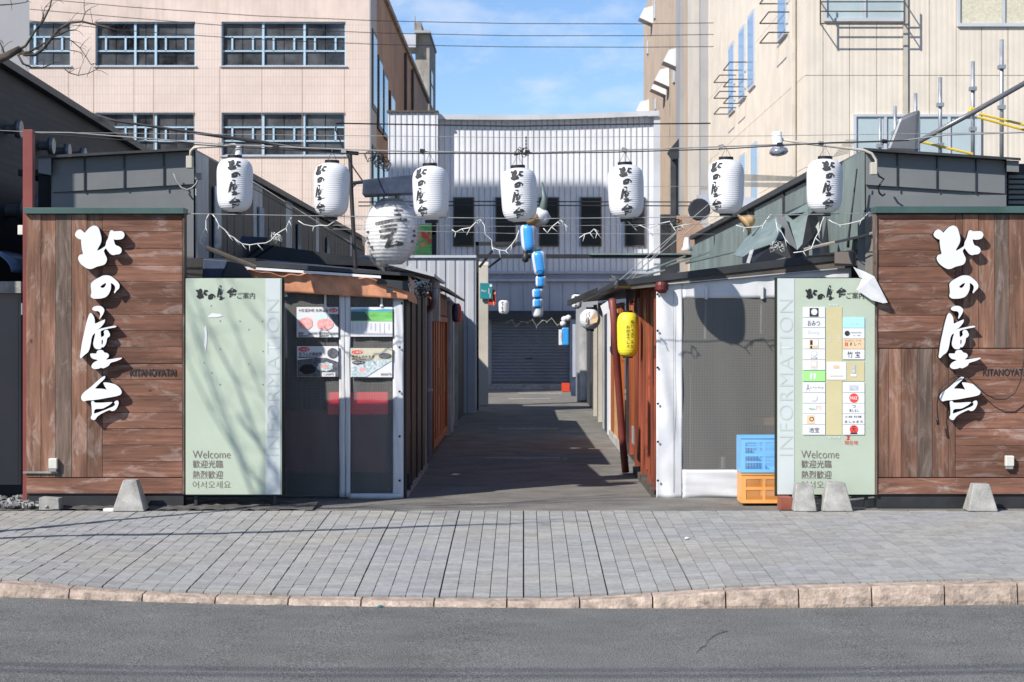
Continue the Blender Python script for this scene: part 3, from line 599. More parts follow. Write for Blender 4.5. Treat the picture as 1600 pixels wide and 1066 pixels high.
c = card(L0, L1, 579.5, 595.5, 'card_green')
for px in (1267.5, 1273): disc(c, px, 585, .010, 'paper'); MB().quad(P(px-1.8,587,d-.009), P(px-1,593,d-.009), P(px+1,593,d-.009), P(px+1.8,587,d-.009), P(px,585.5,d-.009)).build('logo', M['paper'], c)
ys_l = [597.5,614,630.5,647,663.5,680]
cs = [card(L0, L1, a, b-.7) for a, b in zip(ys_l, ys_l[1:])]
mark(cs[0], 'A', (1260,1265,600,611), 'brown_text', -.002); mark(cs[0], 'La Tour Rouge', (1266,1287,604,608), 'inkgrey', -.002)
disc(cs[1], 1272, 622, .028, 'card_grey'); disc(cs[1], 1271.5, 621.5, .025, 'paper', lift=.0095); mark(cs[1], 'I', (1271,1273,618,626))
mark(cs[2], 'Moko', (1264,1274,637,641), 'field'); mark(cs[2], '円', (1275,1283,634,641), 'card_peach')
rect(cs[3], 1261, 1273, 649, 662, 'card_peach'); disc(cs[3], 1268, 655, .018, 'sign_red'); disc(cs[3], 1268, 655, .012, 'card_peach', lift=.0095)
mark(cs[4], '池宝', (1264,1280,668,676))
R0, R1 = 1317, 1350.5
ys_r = [496.5,513,529.8,546,562.3]; ms = ['card_cyan', 'paper', 'card_peach', 'paper']
cs = [card(R0, R1, a, b-.7, m) for a, b, m in zip(ys_r, ys_r[1:], ms)]
mark(cs[0], 'Cafe Bar', (1327,1343,504,508), 'card_grey', -.002); disc(cs[1], 1323.5, 521, .021, 'inkgrey'); mark(cs[1], 'mukamuka', (1329,1346,518,521), 'inkgrey', -.001); mark(cs[1], 'bar 十勝', (1333,1344,523,525.5), 'inkgrey', -.001)
mark(cs[2], '農屋', (1320,1325,535,541), 'sign_red'); mark(cs[2], 'ま し べ', (1328,1345,535,540)); mark(cs[2], 'おばん です', (1320,1346,531.5,533.5), 'brown_text'); mark(cs[3], '竹 宝', (1324,1344,549,559))
c = card(1291.8, 1322, 565.5, 593.5, 'paper')                       # notice card (its codes left out)
g = MB(); g.quad(P(1302,575.5,d-.009), P(1311,575.5,d-.009), P(1311,571,d-.009), P(1302,571,d-.009)); g.quad(P(1297,588,d-.009), P(1317,588,d-.009), P(1317,587,d-.009), P(1297,587,d-.009)); g.build('logo', M['card_peach'], c)
c = card(1331.5, 1336.5, 570, 583, 'card_grey'); rect(c, 1329, 1338.5, 584.5, 588.5, 'paper', .0065)
ys_r = [597.5,614,630.5,647,663.5,680]; cs = [card(R0, R1, a, b-.7) for a, b in zip(ys_r, ys_r[1:])]
rect(cs[0], 1327.5, 1341, 602, 610, 'card_grey'); disc(cs[1], 1334, 622, .037, 'card_red'); mark(cs[1], 'PAKE', (1328.5,1339.5,619.5,624.5), 'paper', .001)
mark(cs[2], 'つ', (1331.5,1337,633,637)); mark(cs[2], '魚じるし', (1327,1342,639,644)); mark(cs[3], '小鉢 料理', (1320,1346,649.5,653)); mark(cs[3], 'ましゅまろ', (1320,1348,657,661))
disc(cs[4], 1334, 671, .034, 'card_red'); mark(cs[4], '天', (1330.3,1337.7,666.5,675)); rect(cs[4], 1328.5, 1339.5, 676.2, 678.3, 'ink')
t_ = MB(); t_.quad(P(1322,681,d-.004), P(1328.5,681,d-.004), P(1325.2,685,d-.004)); t_.quad(P(1322.2,687,d-.004), P(1325.2,683.5,d-.0045), P(1328.3,687,d-.004)); t_.build('arrow', M['sign_red'], rb)
put_text('現在地', (1319.5,1340.5,688.5,695), d-.004, M['sign_red'], rb)
put_text('一番街', (1295,1298,523,534), d-.005, M['paper'], rb); put_text('二番街', (1309,1312.5,523,534), d-.005, M['paper'], rb); put_text('西1条通', (1294,1313,682,685.5), d-.004, M['paper'], rb); put_text('西2条通', (1295,1309.5,475,478.5), d-.004, M['paper'], rb)
g = MB(); pl = [(1333,417),(1339,420),(1350,424),(1366,432),(1387,473),(1380,474),(1362,469),(1338,453),(1342,447),(1348,432),(1343,433)]
def curl(a, b): return P(a, b, d - .012 - .0006*max(0, b-420) - .0004*max(0, a-1345))
g.add([curl(*p) for p in pl] + [P(1356, 440, d-.05)], [(i, (i+1) % len(pl), len(pl)) for i in range(len(pl))]); g.build('peeled_corner', M['pale_panel2'], rb, solid=.002)

# ------------------------------------------------------------------ front stalls
DC = 16.13
def curtain_fn(x0, x1, z0, z1, y, amp=.012, n=9):
    return lambda u, v: (x0 + (x1-x0)*u, y + amp*math.sin(u*n*1.7 + 3*math.sin(v*2.1)) * (0.3 + 0.7*(1-v)) + .004*math.sin(v*17 + u*9), z0 + (z1-z0)*v)
def eyelets(parent, pts, d):
    for a, b in pts: MB().lathe([(.010,0),(.010,.006),(.004,.006)], 10).build('eyelet', M['black'], parent).matrix_basis = Matrix.Translation(P(a, b, d)) @ Matrix.Rotation(R(90), 4, 'X')

ls = thing('food_stall', 'closed food stall with orange tarpaulin valance and posters on its screens', 'stall', (X(540,DC), DC, 0))
g = MB()
for a, b in ((438,531),(547,615)): g.grid(curtain_fn(X(a,DC), X(b,DC), Z(776,DC), Z(452,DC), DC+.012, .004), 10, 20)
g.build('mesh_screen', M['screen'], ls, smooth=True)
strip_c = MB().grid(curtain_fn(X(530,DC), X(539,DC), Z(777,DC), Z(456,DC), DC-.004, .004), 3, 30).grid(curtain_fn(X(539.4,DC), X(547.5,DC), Z(777,DC), Z(456,DC), DC-.008, .004), 3, 30).build('curtain_strip', M['vinyl'], ls, smooth=True, solid=.003)
edge = MB().grid(curtain_fn(X(614,DC), X(630.5,DC), Z(779,DC), Z(466,DC), DC-.004, .009, 3), 6, 30).grid(curtain_fn(X(545,DC), X(630,DC), Z(779.5,DC), Z(771,DC), DC-.012, .006), 12, 2).build('curtain_edge', M['vinyl'], ls, smooth=True, solid=.003)
eyelets(edge, [(624.5,543),(624.5,612),(624.5,682),(624.5,751),(628,474)], DC-.018)
for a, b, c in ((446,456,461),(508,460,478),(596,465,477)):
    MB().box(X(a,DC)-.006, X(a,DC)+.012, DC-.02, DC-.005, Z(c,DC), Z(b,DC)).lathe([(.014,0),(.017,.008),(.014,.016)], 10, (X(a,DC)+.004, DC-.02, Z(c,DC)-.015)).build('strap', M['cable_white'], ls)
for a, b0, b1 in ((446,470,560),(509,482,540)): MB().tube([P(a,b0,DC+.06), P(a+1,b1,DC+.06)], .012, 6).build('inner_pole', M['pale_panel'], ls)
def val(u, v): px = 358 + 281*u; py0 = 418 + 18*u + (0 if px < 585 else (px-585)*.22); py1 = 452 + 16*u; p = P(px, py1 + (py0-py1)*v, DC-.06); p.y += .012*math.sin(u*21 + 2*v) + .008*math.sin(u*57+v*5); return p
MB().grid(val, 70, 8).build('valance', M['tarp'], ls, smooth=True, solid=.004)
MB().grid(lambda u, v: (X(640,DC) - .005 + .02*u, DC-.05 + .9*u, Z(470,DC) - .02*u + (.21-.05*u)*v), 10, 4).build('side_valance', M['tarp'], ls, solid=.004)
g = MB(); g.hexa([P(355,414,DC-.1), P(648,432,DC-.1), P(646,428,DC-.1), P(355,405,DC-.1)], [P(355,412,DC+3.3), P(650,447,DC+3.3), P(650,441,DC+3.3), P(355,400,DC+3.3)]); g.build('roof', M['roof_dark'], ls)
MB().hexa([P(590,436,DC-.085), P(641,440,DC-.085), P(640,456,DC-.085), P(588,443,DC-.085)], [P(590,436,DC-.07), P(641,440,DC-.07), P(640,456,DC-.07), P(588,443,DC-.07)]).build('fascia_patch', M['roof_dark'], ls)
tube = MB().hexa([P(372,420,DC-.13), P(595,435,DC-.13), P(595,431,DC-.13), P(372,416,DC-.13)], [P(372,420,DC-.1), P(595,435,DC-.1), P(595,431,DC-.1), P(372,416,DC-.1)]).build('edge_rail', M['white'], ls)
MB().quad(P(604,458,DC-.085), P(614,458.5,DC-.085), P(614,450.5,DC-.085), P(603,450,DC-.085)).build('valance_tag', M['roof_dark'], ls)
# what stands inside, seen through the screens
MB().box(X(512,16.2), X(607,16.2), 16.165, 16.24, Z(648,16.2), Z(613,16.2)).build('red_shelf', M['counter'], ls, bevel=.008)
MB().box(X(442,16.25), X(606,16.25), 16.2, 16.3, Z(738,16.25), Z(640,16.25)).build('counter_front', M['maroon'], ls)
MB().box(X(430,16.4), X(640,16.4), 16.52, 16.6, 0.02, Z(740,16.5)).build('counter_base', M['dark_in'], ls)
g = MB()
for i in range(22): a = X(428,17.6)+i*.056; g.box(a, a+.05, 17.6+random.uniform(-.012,.012), 17.66, .02, 1.86)
g.build('back_boards', M['grey_in'], ls)
MB().box(-3.9, X(430,17.6), 16.3, 17.7, 0.01, 2.02).build('left_partition', M['dark_in'], ls)
g = MB()                                                               # alley side: dark frame with black panels
for y0, y1 in ((16.2,16.95),(17.02,17.85),(17.92,18.75),(18.82,19.55)): g.box(-1.03, -1.0, y0, y1, .04, 1.74)
g.build('side_panel', M['black'], ls)
for y in (16.17, 16.98, 17.88, 18.78): MB().box(-1.045, -.985, y, y+.04, 0, 1.78).build('side_post', M['darktrim'], ls)
MB().box(-1.06, -.99, 19.58, 19.64, 0.02, 1.75).build('side_post', M['cream_paint'], ls)
MB().box(-1.1, -.975, 16.2, 19.6, 0, .035).build('sill', M['concrete'], ls)
# posters on its screens
def poster(x0, x1, y0, y1, label, sun=None):
    t = thing('poster', label, 'poster', P((x0+x1)/2, y1, DC-.02), 'food posters on the stall screen'); MB().box(X(x0,DC), X(x1,DC), DC-.022, DC-.019, Z(y1,DC), Z(y0,DC)).build('sheet', M['paper'], t)
    dd = DC-.0245
    def pl(pts, m, nm='picture', lift=0): MB().quad(*[P(a, b, dd-lift) for a, b in pts]).build(nm, M[m], t)
    def tx(s, box, m='ink', off=0, lift=.002): put_text(s, box, dd-lift, M[m], t, offset=off)
    return pl, tx
def ell(cx, cy, rx, ry, n=18, jit=0): return [(cx+rx*(1+random.uniform(-jit,jit))*math.cos(2*math.pi*i/n), cy+ry*(1+random.uniform(-jit,jit))*math.sin(2*math.pi*i/n)) for i in range(n)]
pl, tx = poster(464, 529, 480, 527, 'poster of two plates of pink raw meat')
tx('十勝足寄町 永井畜産', (466,513,482.5,487.5), off=.001); pl(ell(521,485,7,3.2), 'card_red'); tx('直送', (516,526,483.5,487), 'paper')
pl(ell(474,497,9,5), 'herb'); pl(ell(478,505,11.5,9.5,16,.14), 'meat', lift=.001); pl(ell(503,496,9,6), 'herb'); pl(ell(508,507,13,9.5,18,.1), 'meat', lift=.001); pl([(514,491),(528.7,491),(528.7,512),(524,508)], 'food_dark', lift=.002)
tx('馬刺', (466,474,519,523.5), off=.001); tx('800円', (482,495,520,523.5)); tx('極上ひつじ', (499,514,518.5,524), off=.0005); tx('1200円', (516,527.5,520,524)); pl([(466,524.5),(483,524.5),(483,525.5),(466,526)], 'ink'); pl([(499,524.8),(513,524.2),(513,525.4),(499,526)], 'ink')
pl, tx = poster(548, 613.5, 480, 526, 'poster of a green pasture above columns of small writing')
pl([(548.3,502),(613.2,502),(613.2,486),(548.3,486)], 'field'); pl([(548.3,486),(613.2,486),(613.2,483.5),(600,483),(585,484.5),(570,483),(548.3,484)], 'blue_lantern'); pl([(548.3,500.8),(580,500.8),(570,487),(548.3,487)], 'greencap', lift=.001)
for i in range(9): tx('十勝の大地で育つ羊たち', (551+i*7,552.6+i*7,505,521-(i*5)%7), 'inkgrey') if False else pl([(551+i*7,521-(i*5)%7),(551.9+i*7,521-(i*5)%7),(551.9+i*7,505),(551+i*7,505)], 'card_grey', 'writing')
pl, tx = poster(464.5, 529, 541, 589, 'poster of grilled lamb in a dark iron pan')
tx('十勝産', (467.5,482,544.5,548), 'paper', lift=.003); pl(ell(475,546,9,3.6), 'card_red', lift=.001); tx('生ラムの鉄板焼', (467,503,550.5,556.5), off=.001); pl([(466,557.5),(496,557.5),(496,558.7),(466,559.2)], 'ink')
pl([(464.7,588.7),(528.8,588.7),(528.8,566),(510,559.5),(495,559),(464.7,563)], 'food_dark'); pl(ell(520,552,8.5,8,16,.03), 'food_dark', lift=.001); pl(ell(508,573,13,7,18,.2), 'food_mix', lift=.001); pl(ell(481,577,13,8,18,.1), 'black', lift=.001); pl(ell(507,573,5,3,12,.2), 'meat', lift=.002); pl([(503,588.5),(524,588.5),(524,582),(503,582)], 'paper', lift=.002); tx('1,200円', (506,521,583.5,587), lift=.004)
pl, tx = poster(548, 613, 544, 589.5, 'poster of lamb tataki with green herbs')
pl([(548.2,563),(612.8,563),(612.8,544.3),(548.2,544.3)], 'beige'); pl(ell(558,550.5,9,3.2), 'card_red', lift=.001); tx('十勝産', (551,565,549,552.2), 'paper', lift=.003); tx('生ラムのたたき', (549.5,585,555,560), off=.001); pl([(549.5,560.8),(572,560.8),(572,561.8),(549.5,562)], 'ink', lift=.001)
pl(ell(602,556.5,10.5,4.8), 'food_dark', lift=.001); pl([(548.2,589),(572,589),(613,563),(580,563),(548.2,575)], 'food_mix', lift=.0015); pl(ell(566,578,5,3,10,.3), 'meat', lift=.002); pl(ell(560,566.5,10,3), 'ink', lift=.003); tx('数量限定10食', (552,568,565,568), 'paper', lift=.005); tx('800円', (595,611,583,587), lift=.003)

rs = thing('food_stall', 'closed food stall behind a white vinyl curtain with screen window', 'stall', (X(1150,DC), DC, 0))
cur = MB().grid(curtain_fn(X(1025.5,DC), X(1066,DC), Z(779,DC), Z(432,DC), DC, .009, 4), 16, 50).grid(curtain_fn(X(1066.2,DC), X(1330,DC), Z(778,DC), Z(734,DC), DC, .012), 40, 8).grid(lambda u, v: (X(1066.2+263.8*u,DC), DC+.004*math.sin(u*40), Z(466,DC) + (Z(430-25*u,DC)-Z(466,DC))*v), 40, 8).grid(curtain_fn(X(1213,DC), X(1335,DC), Z(735,DC), Z(465,DC), DC+.002, .004), 10, 10).build('curtain', M['vinyl'], rs, smooth=True, solid=.003)
eyelets(cur, [(1027.5,460),(1027.5,517),(1027.5,574.5),(1028,631),(1028,690.5),(1028,751)], DC-.016)
MB().grid(lambda u, v: (X(1052,DC)+.004*u, DC-.0135, Z(770,DC) + (Z(455,DC)-Z(770,DC))*v), 1, 10).build('seam', M['cable_grey'], cur)
MB().grid(curtain_fn(X(1065,DC), X(1216,DC), Z(735.5,DC), Z(465,DC), DC+.006, .003), 20, 20).build('mesh_screen', M['screen_r'], rs, smooth=True)
for a, b0, b1 in ((1103,448,468),(1190,447,467)): MB().box(X(a,DC)-.01, X(a,DC)+.012, DC-.024, DC-.01, Z(b1,DC), Z(b0,DC)).build('strap', M['cable_white'], rs)
for a, b1 in ((1103,530),(1190,522)): MB().tube([P(a,470,DC+.05), P(a-1,b1,DC+.05)], .012, 6).build('inner_pole', M['pale_panel'], rs)
g = MB(); g.hexa([P(966,447,DC-.05), P(1345,403,DC-.05), P(1345,389,DC-.05), P(966,438,DC-.05)], [P(960,452,DC+3), P(1290,452,DC+3), P(1290,446,DC+3), P(960,444,DC+3)]); g.build('roof', M['roof_dark'], rs)
MB().hexa([P(985,452,DC-.035), P(1342,417,DC-.035), P(1342,402.5,DC-.035), P(985,443,DC-.035)], [P(985,452,DC-.0), P(1342,417,DC-.0), P(1342,402.5,DC-.0), P(985,443,DC-.0)]).build('eave_board', M['eave_brown'], rs)
MB().tube([P(1040,444,DC-.03), P(1308,420,DC-.03)], .007, 6).build('curtain_rail', M['trim_grey'], rs)
MB().lathe([(.03,-.05),(.055,-.02),(.055,.02),(.045,.045)], 14, P(1034,449,DC-.06)).build('bracket', M['dark_red'], rs)
MB().box(X(1060,17.9), X(1340,17.9), 17.9, 17.96, .02, 1.95).build('back_wall', M['grey_in'], rs)
MB().box(X(1172,17), X(1230,17), 16.85, 17.2, Z(660,17)-.02, Z(652,17)).build('table_top', M['pale_wood'], rs); MB().box(X(1130,17), X(1165,17), 16.8, 17.1, Z(709,17), Z(703,17)).build('bench', M['pale_wood'], rs)
MB().lathe([(.03,0),(.033,.1),(.03,.1)], 14, P(1128,732,16.5)).build('cup', M['white'], rs)
g = MB()
xw = 1.13
for i, (y0, y1) in enumerate(((16.19,16.5),(16.52,16.95),(17.0,17.5),(17.53,18.0),(18.05,18.45),(18.5,18.95))): MB().box(xw-.012*(i%2), xw+.03, y0, y1, .13 if i else .06, 1.78-.03*(i%3)).build('side_board', M['red_wood'], rs, bevel=.003)
for y in (16.17, 16.97, 18.0, 18.98): MB().box(xw-.03, xw+.035, y, y+.05, 0.02, 1.84).build('side_post', M['red_wood'], rs, bevel=.003)
MB().box(xw-.05, xw+.04, 16.17, 19.0, 0, .06).build('sill', M['eave_brown'], rs)
MB().box(xw-.02, xw+.3, 19.1, 19.7, .25, .42).build('step_box', M['grey_wall'], rs); MB().box(xw+.05, xw+.3, 19.1, 22.1, 0, 1.9).build('recess_wall', M['roof_dark'], rs)
MB().box(xw-.02, xw+.04, 19.25, 19.33, .1, 1.72).box(xw-.02, xw+.04, 20.1, 20.2, .1, 1.72).build('door_frame', M['red_wood'], rs)
MB().box(xw-.005, xw+.03, 19.34, 20.08, .3, 1.68).build('side_door', M['orange_wood'], rs)
dp = MB().tube([P(957,468,18.3), P(962,540,18.5), P(972,680,18.75), P(977.5,738,18.8)], .036, 10).build('downpipe', M['red_steel'], smooth=True); tag(dp, 'leaning rust red downpipe in front of the red boards', 'pipe')
MB().lathe([(.039,0),(.039,.02)], 12, P(975.5,716,18.79)).build('band', M['cable_white'], dp)

# ------------------------------------------------------------------ alley, left side beyond the first stall
t = thing('alley_stall', 'stall with orange sliding door and grey downpipe beside it', 'stall', (-1.3, 22, 0), 'stalls along the alley')
MB().box(-1.1, -1.03, 19.7, 21.3, 0.02, 1.75).build('red_wall', M['dark_red'], t)
MB().box(-1.06, -1.0, 21.45, 21.52, .05, 1.55).box(-1.06, -1.0, 25.2, 25.3, .05, 1.55).box(-1.06, -1.0, 21.5, 25.2, 1.5, 1.56).box(-1.06, -1.0, 21.5, 25.2, .06, .14).build('door_frame', M['orange_wood'], t)
for y0, y1, x in ((21.53,23.4,-1.02),(23.3,25.2,-1.035)):
    o = MB().box(x-.02, x, y0, y1, .14, 1.5).build('sliding_door', M['orange_wood'], t, bevel=.003); MB().box(x, x+.012, y1-.25, y1-.15, .6, .95).build('handle', M['pale_wood'], o)
    for yy_ in (y0+.6, y0+1.2): MB().box(x, x+.012, yy_-.02, yy_+.02, .15, 1.5).build('batten', M['orange_wood'], o)
MB().box(-1.06, -1.01, 21.4, 25.3, 1.58, 1.85).build('name_board', M['red_wood'], t)
me = text_mesh('天', .2); me.transform(Matrix.Rotation(R(90), 4, 'Z')); me.transform(Matrix.Translation((-1.005, 22.3, 1.62))); me.materials.append(M['sign_red']); link('lettering', me, t)
MB().hexa([(-1.35,21.2,2.05),(-.83,21.2,1.83),(-.83,21.2,1.86),(-1.35,21.2,2.09)],[(-1.35,28,2.05),(-.85,28,1.80),(-.85,28,1.83),(-1.35,28,2.09)]).build('awning', M['roof_dark'], t)
MB().hexa([(-1.4,18.5,2.06),(-.86,18.5,1.92),(-.86,18.5,1.95),(-1.4,18.5,2.1)],[(-1.4,21,2.06),(-.86,21,1.90),(-.86,21,1.93),(-1.4,21,2.1)]).build('gutter_roof', M['trim_grey'], t)
for i, (y, w_) in enumerate(((25.6,.5),(26.4,.5),(27.2,.6))): MB().box(-1.06-.02*(i%2), -1.0-.02*(i%2), y, y+w_, .06, 1.72).build('pale_board', M['pale_panel'], t)
for y in (25.4, 26.2, 27.95): MB().box(-1.05, -.96, y, y+.09, 0, 1.78).build('post', M['pale_panel'], t)
MB().box(-1.05,-1.0,28.05,32,.0,1.7).build('rear_wall', M['dark_side'], t)
dpp = MB().tube([(-.92,19.9,1.86),(-.92,19.9,1.72),(-.95,20.1,1.66),(-1.0,20.45,1.64),(-1.01,20.5,1.58),(-1.01,20.5,.05)], .035, 10).build('downpipe', M['pvc'], smooth=True); tag(dpp, 'light grey plastic downpipe with an elbow beside the orange door', 'pipe')
for z in (.75, 1.5): MB().lathe([(.041,0),(.041,.03)], 12, (-1.01, 20.5, z)).build('bracket', M['pvc'], dpp)
MB().lathe([(.045,0),(.055,.05),(.055,.09)], 12, (-.92, 19.9, 1.84)).build('hopper', M['pvc'], dpp)
o = MB().box(-1.0, -.92, 20.9, 21.25, 1.5, 1.86).build('hanging_board', M['cream_paint']); o.rotation_euler = (0, 0, 0); tag(o, 'small cream board hung under the eave beside the downpipe', 'sign')
for i, c in enumerate(('navy', 'sign_red')):
    p = (-.87 + .03*i, 24.5 + .12*i, 1.5); tag(MB().lathe([(.015,.24),(.04,.2),(.045,.12),(.04,.03),(.02,0)], 10, p).build('paper_charm', M['navy' if i == 0 else 'counter'], smooth=True), ('small dark blue' if i == 0 else 'small crimson') + ' paper lantern charm under the alley eave', 'charm')
sh = thing('grey_shed', 'light grey ribbed metal shed wall closing off the left stalls', 'shed', (-2.4, 32.1, 0))
MB().box(-4.2, X(743,32.1), 32.1, 32.9, 0, Z(403,32.1)).build('wall', M['shed'], sh); MB().box(-4.2, X(744,32.1), 32.06, 32.95, Z(403,32.1), Z(399,32.1)).build('coping', M['trim_grey'], sh)
cp = MB().box(X(748,35.2), X(763,35.2), 35.1, 35.28, 0, Z(414,35.2)).build('cream_post', M['cream_paint'], bevel=.006); tag(cp, 'square cream post carrying teal and red signs at the alley end', 'post')
MB().hexa([P(748,414,35.1), P(763,414,35.1), P(763,409,35.15), P(748,409,35.15)], [P(748,414,35.28), P(763,414,35.28), P(763,409,35.24), P(748,409,35.24)]).build('cap', M['cream_paint'], cp)
sg = thing('direction_sign', 'teal and red pictogram sign fixed to the cream post', 'sign', P(760,470,35.05))
MB().box(X(750,35.05), X(769,35.05), 35.02, 35.06, Z(467,35.05), Z(442.5,35.05)).build('teal_plate', M['teal'], sg); MB().box(X(763.3,35.05), X(774.5,35.05), 35.07, 35.1, Z(476.5,35.05), Z(453,35.05)).build('red_plate', M['sign_red'], sg)
for cx, top, m, dd in ((767,444.5,'paper',35.015),(772.5,456.5,'card_peach',35.065)):
    MB().lathe([(.024,0),(.024,.003)], 12).build('pictogram_head', M[m], sg).matrix_basis = Matrix.Translation(P(cx, top+2, dd)) @ Matrix.Rotation(R(90), 4, 'X')
    MB().tube([P(cx-3,top+6,dd), P(cx-3,top+14,dd), P(cx-1,top+15,dd), P(cx-1,top+21,dd)], .008, 4).build('pictogram_body', M[m], sg)
put_text('Men', (752,759.5,453,456), 35.017, M['paper'], sg)

# ------------------------------------------------------------------ alley, right side
t = thing('alley_stall', 'stall with orange boards and a white panel opposite the orange door', 'stall', (1.4, 25, 0), 'stalls along the alley')
for y0, y1, m in ((22.2,23.0,'orange_wood'),(23.05,23.9,'pale_wood'),(23.95,24.9,'orange_wood')): MB().box(xw, xw+.04, y0, y1, .1, 1.72).build('side_board', M[m], t)
MB().box(xw-.02, xw+.06, 25.0, 25.5, .02, 1.8).build('white_panel', M['paper'], t); MB().box(xw-.01, xw+.05, 25.55, 26.6, .02, 1.7).build('blue_panel', M['navy'], t); MB().box(xw-.015, xw+.06, 26.65, 27.1, .02, 1.75).build('white_panel', M['pale_panel'], t)
for y in (27.3, 29.0, 31): MB().box(xw+.0, xw+.06, y, y+.1, 0, 1.8).build('post', M['cream_paint'], t)
MB().box(xw+.08, xw+.2, 27.2, 36.9, 0, 1.75).build('dark_wall', M['roof_dark'], t)
MB().box(xw-.02, xw+.05, 22.1, 25, 0, .1).build('sill', M['pale_panel'], t)
MB().hexa([(.95,19.6,1.86),(2.85,19.6,2.02),(2.85,19.6,2.06),(.95,19.6,1.92)],[(.95,31,1.84),(2.85,31,2.0),(2.85,31,2.04),(.95,31,1.90)]).build('roof', M['roof_dark'], t)
MB().hexa([P(886,478,22.6), P(934,456,22.0), P(934,449,22.0), P(886,470,22.6)], [P(890,478,24.5), P(930,462,24.4), P(930,455,24.4), P(890,470,24.5)]).build('awning_edge', M['roof_dark'], t)
gd = thing('back_door', 'pale grey door with upper panel at the far end on the right', 'door', P(918,630,37))
MB().box(X(900,37), X(934,37), 37, 37.1, 0, Z(470,37)).build('wall', M['grey_wall'], gd)
dr = MB().box(X(906,37), X(928,37), 36.96, 37.0, .03, Z(490,37)).build('door_leaf', M['pale_panel'], gd); MB().box(X(919,37), X(926,37), 36.95, 36.96, Z(555,37), Z(500,37)).build('panel', M['grey_wall'], dr)
t = thing('vending_cabinet', 'dark blue cabinet standing against the wall by the shutter', 'cabinet', P(898,620,40))
MB().box(X(893,40), X(901,40), 40, 40.6, 0, 1.6).build('body', M['navy'], t); MB().box(X(894.5,40), X(899.5,40), 39.98, 40, .4, 1.5).build('front', M['warehouse_flat'], t)
t = thing('red_crate', 'low red box standing on the floor beside the shutter', 'box', P(882,605,43)); MB().box(X(878,43), X(890,43), 43, 43.4, 0, .18).build('body', M['sign_red'], t)

# ------------------------------------------------------------------ warehouse with shutter at the end
DH = 45.3
wh = thing('warehouse', 'pale ribbed metal warehouse with narrow dark windows and roller shutter', 'building', (0, DH, 0))
def wx(px): return X(px, DH)
def wz(py): return Z(py, DH)
MB().box(wx(685), wx(1030), DH, DH+8, wz(424), wz(182)).build('upper_wall', M['warehouse'], wh)
MB().box(wx(608), wx(685), DH-.34, DH+8, wz(424), wz(178)).build('wing_wall', M['warehouse'], wh)
MB().box(wx(605), wx(1030), DH+.03, DH+8, 0, wz(424)).build('lower_wall', M['warehouse_flat'], wh)
for y in (424, 436): MB().box(wx(690), wx(1030), DH-.09, DH+.03, wz(y+4), wz(y)).build('ledge', M['warehouse_flat'], wh)
for i in range(15): MB().box(wx(695+i*20.5), wx(714.5+i*20.5), DH+.012, DH+.03, wz(486), wz(441)).build('panel', M['warehouse_flat'], wh)
c = MB(); n = 20
for i in range(n):
    a, b = 684 + 346*i/n, 684 + 346*(i+1)/n; f = lambda p: 178.5 + 3.2*math.sin((p-684)/346*math.pi) - (p-684)/346*6
    c.hexa([P(a,f(a)+8,DH-.2), P(b,f(b)+8,DH-.2), P(b,f(b),DH-.2), P(a,f(a),DH-.2)], [P(a,f(a)+8,DH+.5), P(b,f(b)+8,DH+.5), P(b,f(b),DH+.5), P(a,f(a),DH+.5)])
c.build('cornice', M['trim_grey'], wh); MB().box(wx(606), wx(686), DH-.4, DH+8, wz(178), wz(175.5)).build('wing_coping', M['eave_brown'], wh)
MB().box(wx(1021), wx(1031), DH-.12, DH, wz(460), wz(184)).build('corner_trim', M['trim_grey'], wh)
for a, b in ((708,741),(774,806),(842,873),(907,940),(976,1008)):
    w_ = MB().box(wx(a), wx(b), DH-.05, DH, wz(385.5), wz(308.5)).build('window', M['eave_brown'], wh); MB().box(wx(a+2), wx(b-2), DH-.055, DH-.05, wz(383.5), wz(310.5)).build('pane', M['glass_dark'], w_); MB().box(wx(a+2), wx(b-2), DH-.062, DH-.055, wz(348), wz(346)).build('transom', M['darktrim'], w_)
MB().box(wx(745), wx(925), DH-.4, DH, wz(499), wz(486)).build('shutter_box', M['roof_dark'], wh)
MB().box(wx(768), wx(890), DH-.06, DH, wz(597), wz(498)).build('roller_shutter', M['shutter'], wh)
MB().box(wx(822), wx(832), DH-.075, DH-.06, wz(561), wz(559.5)).build('shutter_handle', M['black'], wh)
for a, b in ((762,768),(890,896)): MB().box(wx(a), wx(b), DH-.1, DH, 0, wz(498)).build('shutter_guide', M['grey_wall'], wh)
MB().box(wx(760), wx(892), DH-.7, DH, 0, .1).build('step', M['concrete'], wh)
bl = MB().box(wx(640), wx(682), DH-.38, DH-.341, wz(400), wz(352)).build('billboard', M['field'], wh); bl['label'] = 'faded picture panel of green leaves and red fruit'
for i in range(8): q = ell(random.uniform(645,678), random.uniform(356,392), 5, 4, 10, .3); MB().quad(*[P(a, b, DH-.385-.001*i) for a, b in q]).build('print_shape', M['card_red' if i < 4 else 'crate_orange'], bl)
MB().box(wx(676), wx(683), DH-.39, DH-.342, wz(402), wz(350)).build('billboard_edge', M['black'], wh)

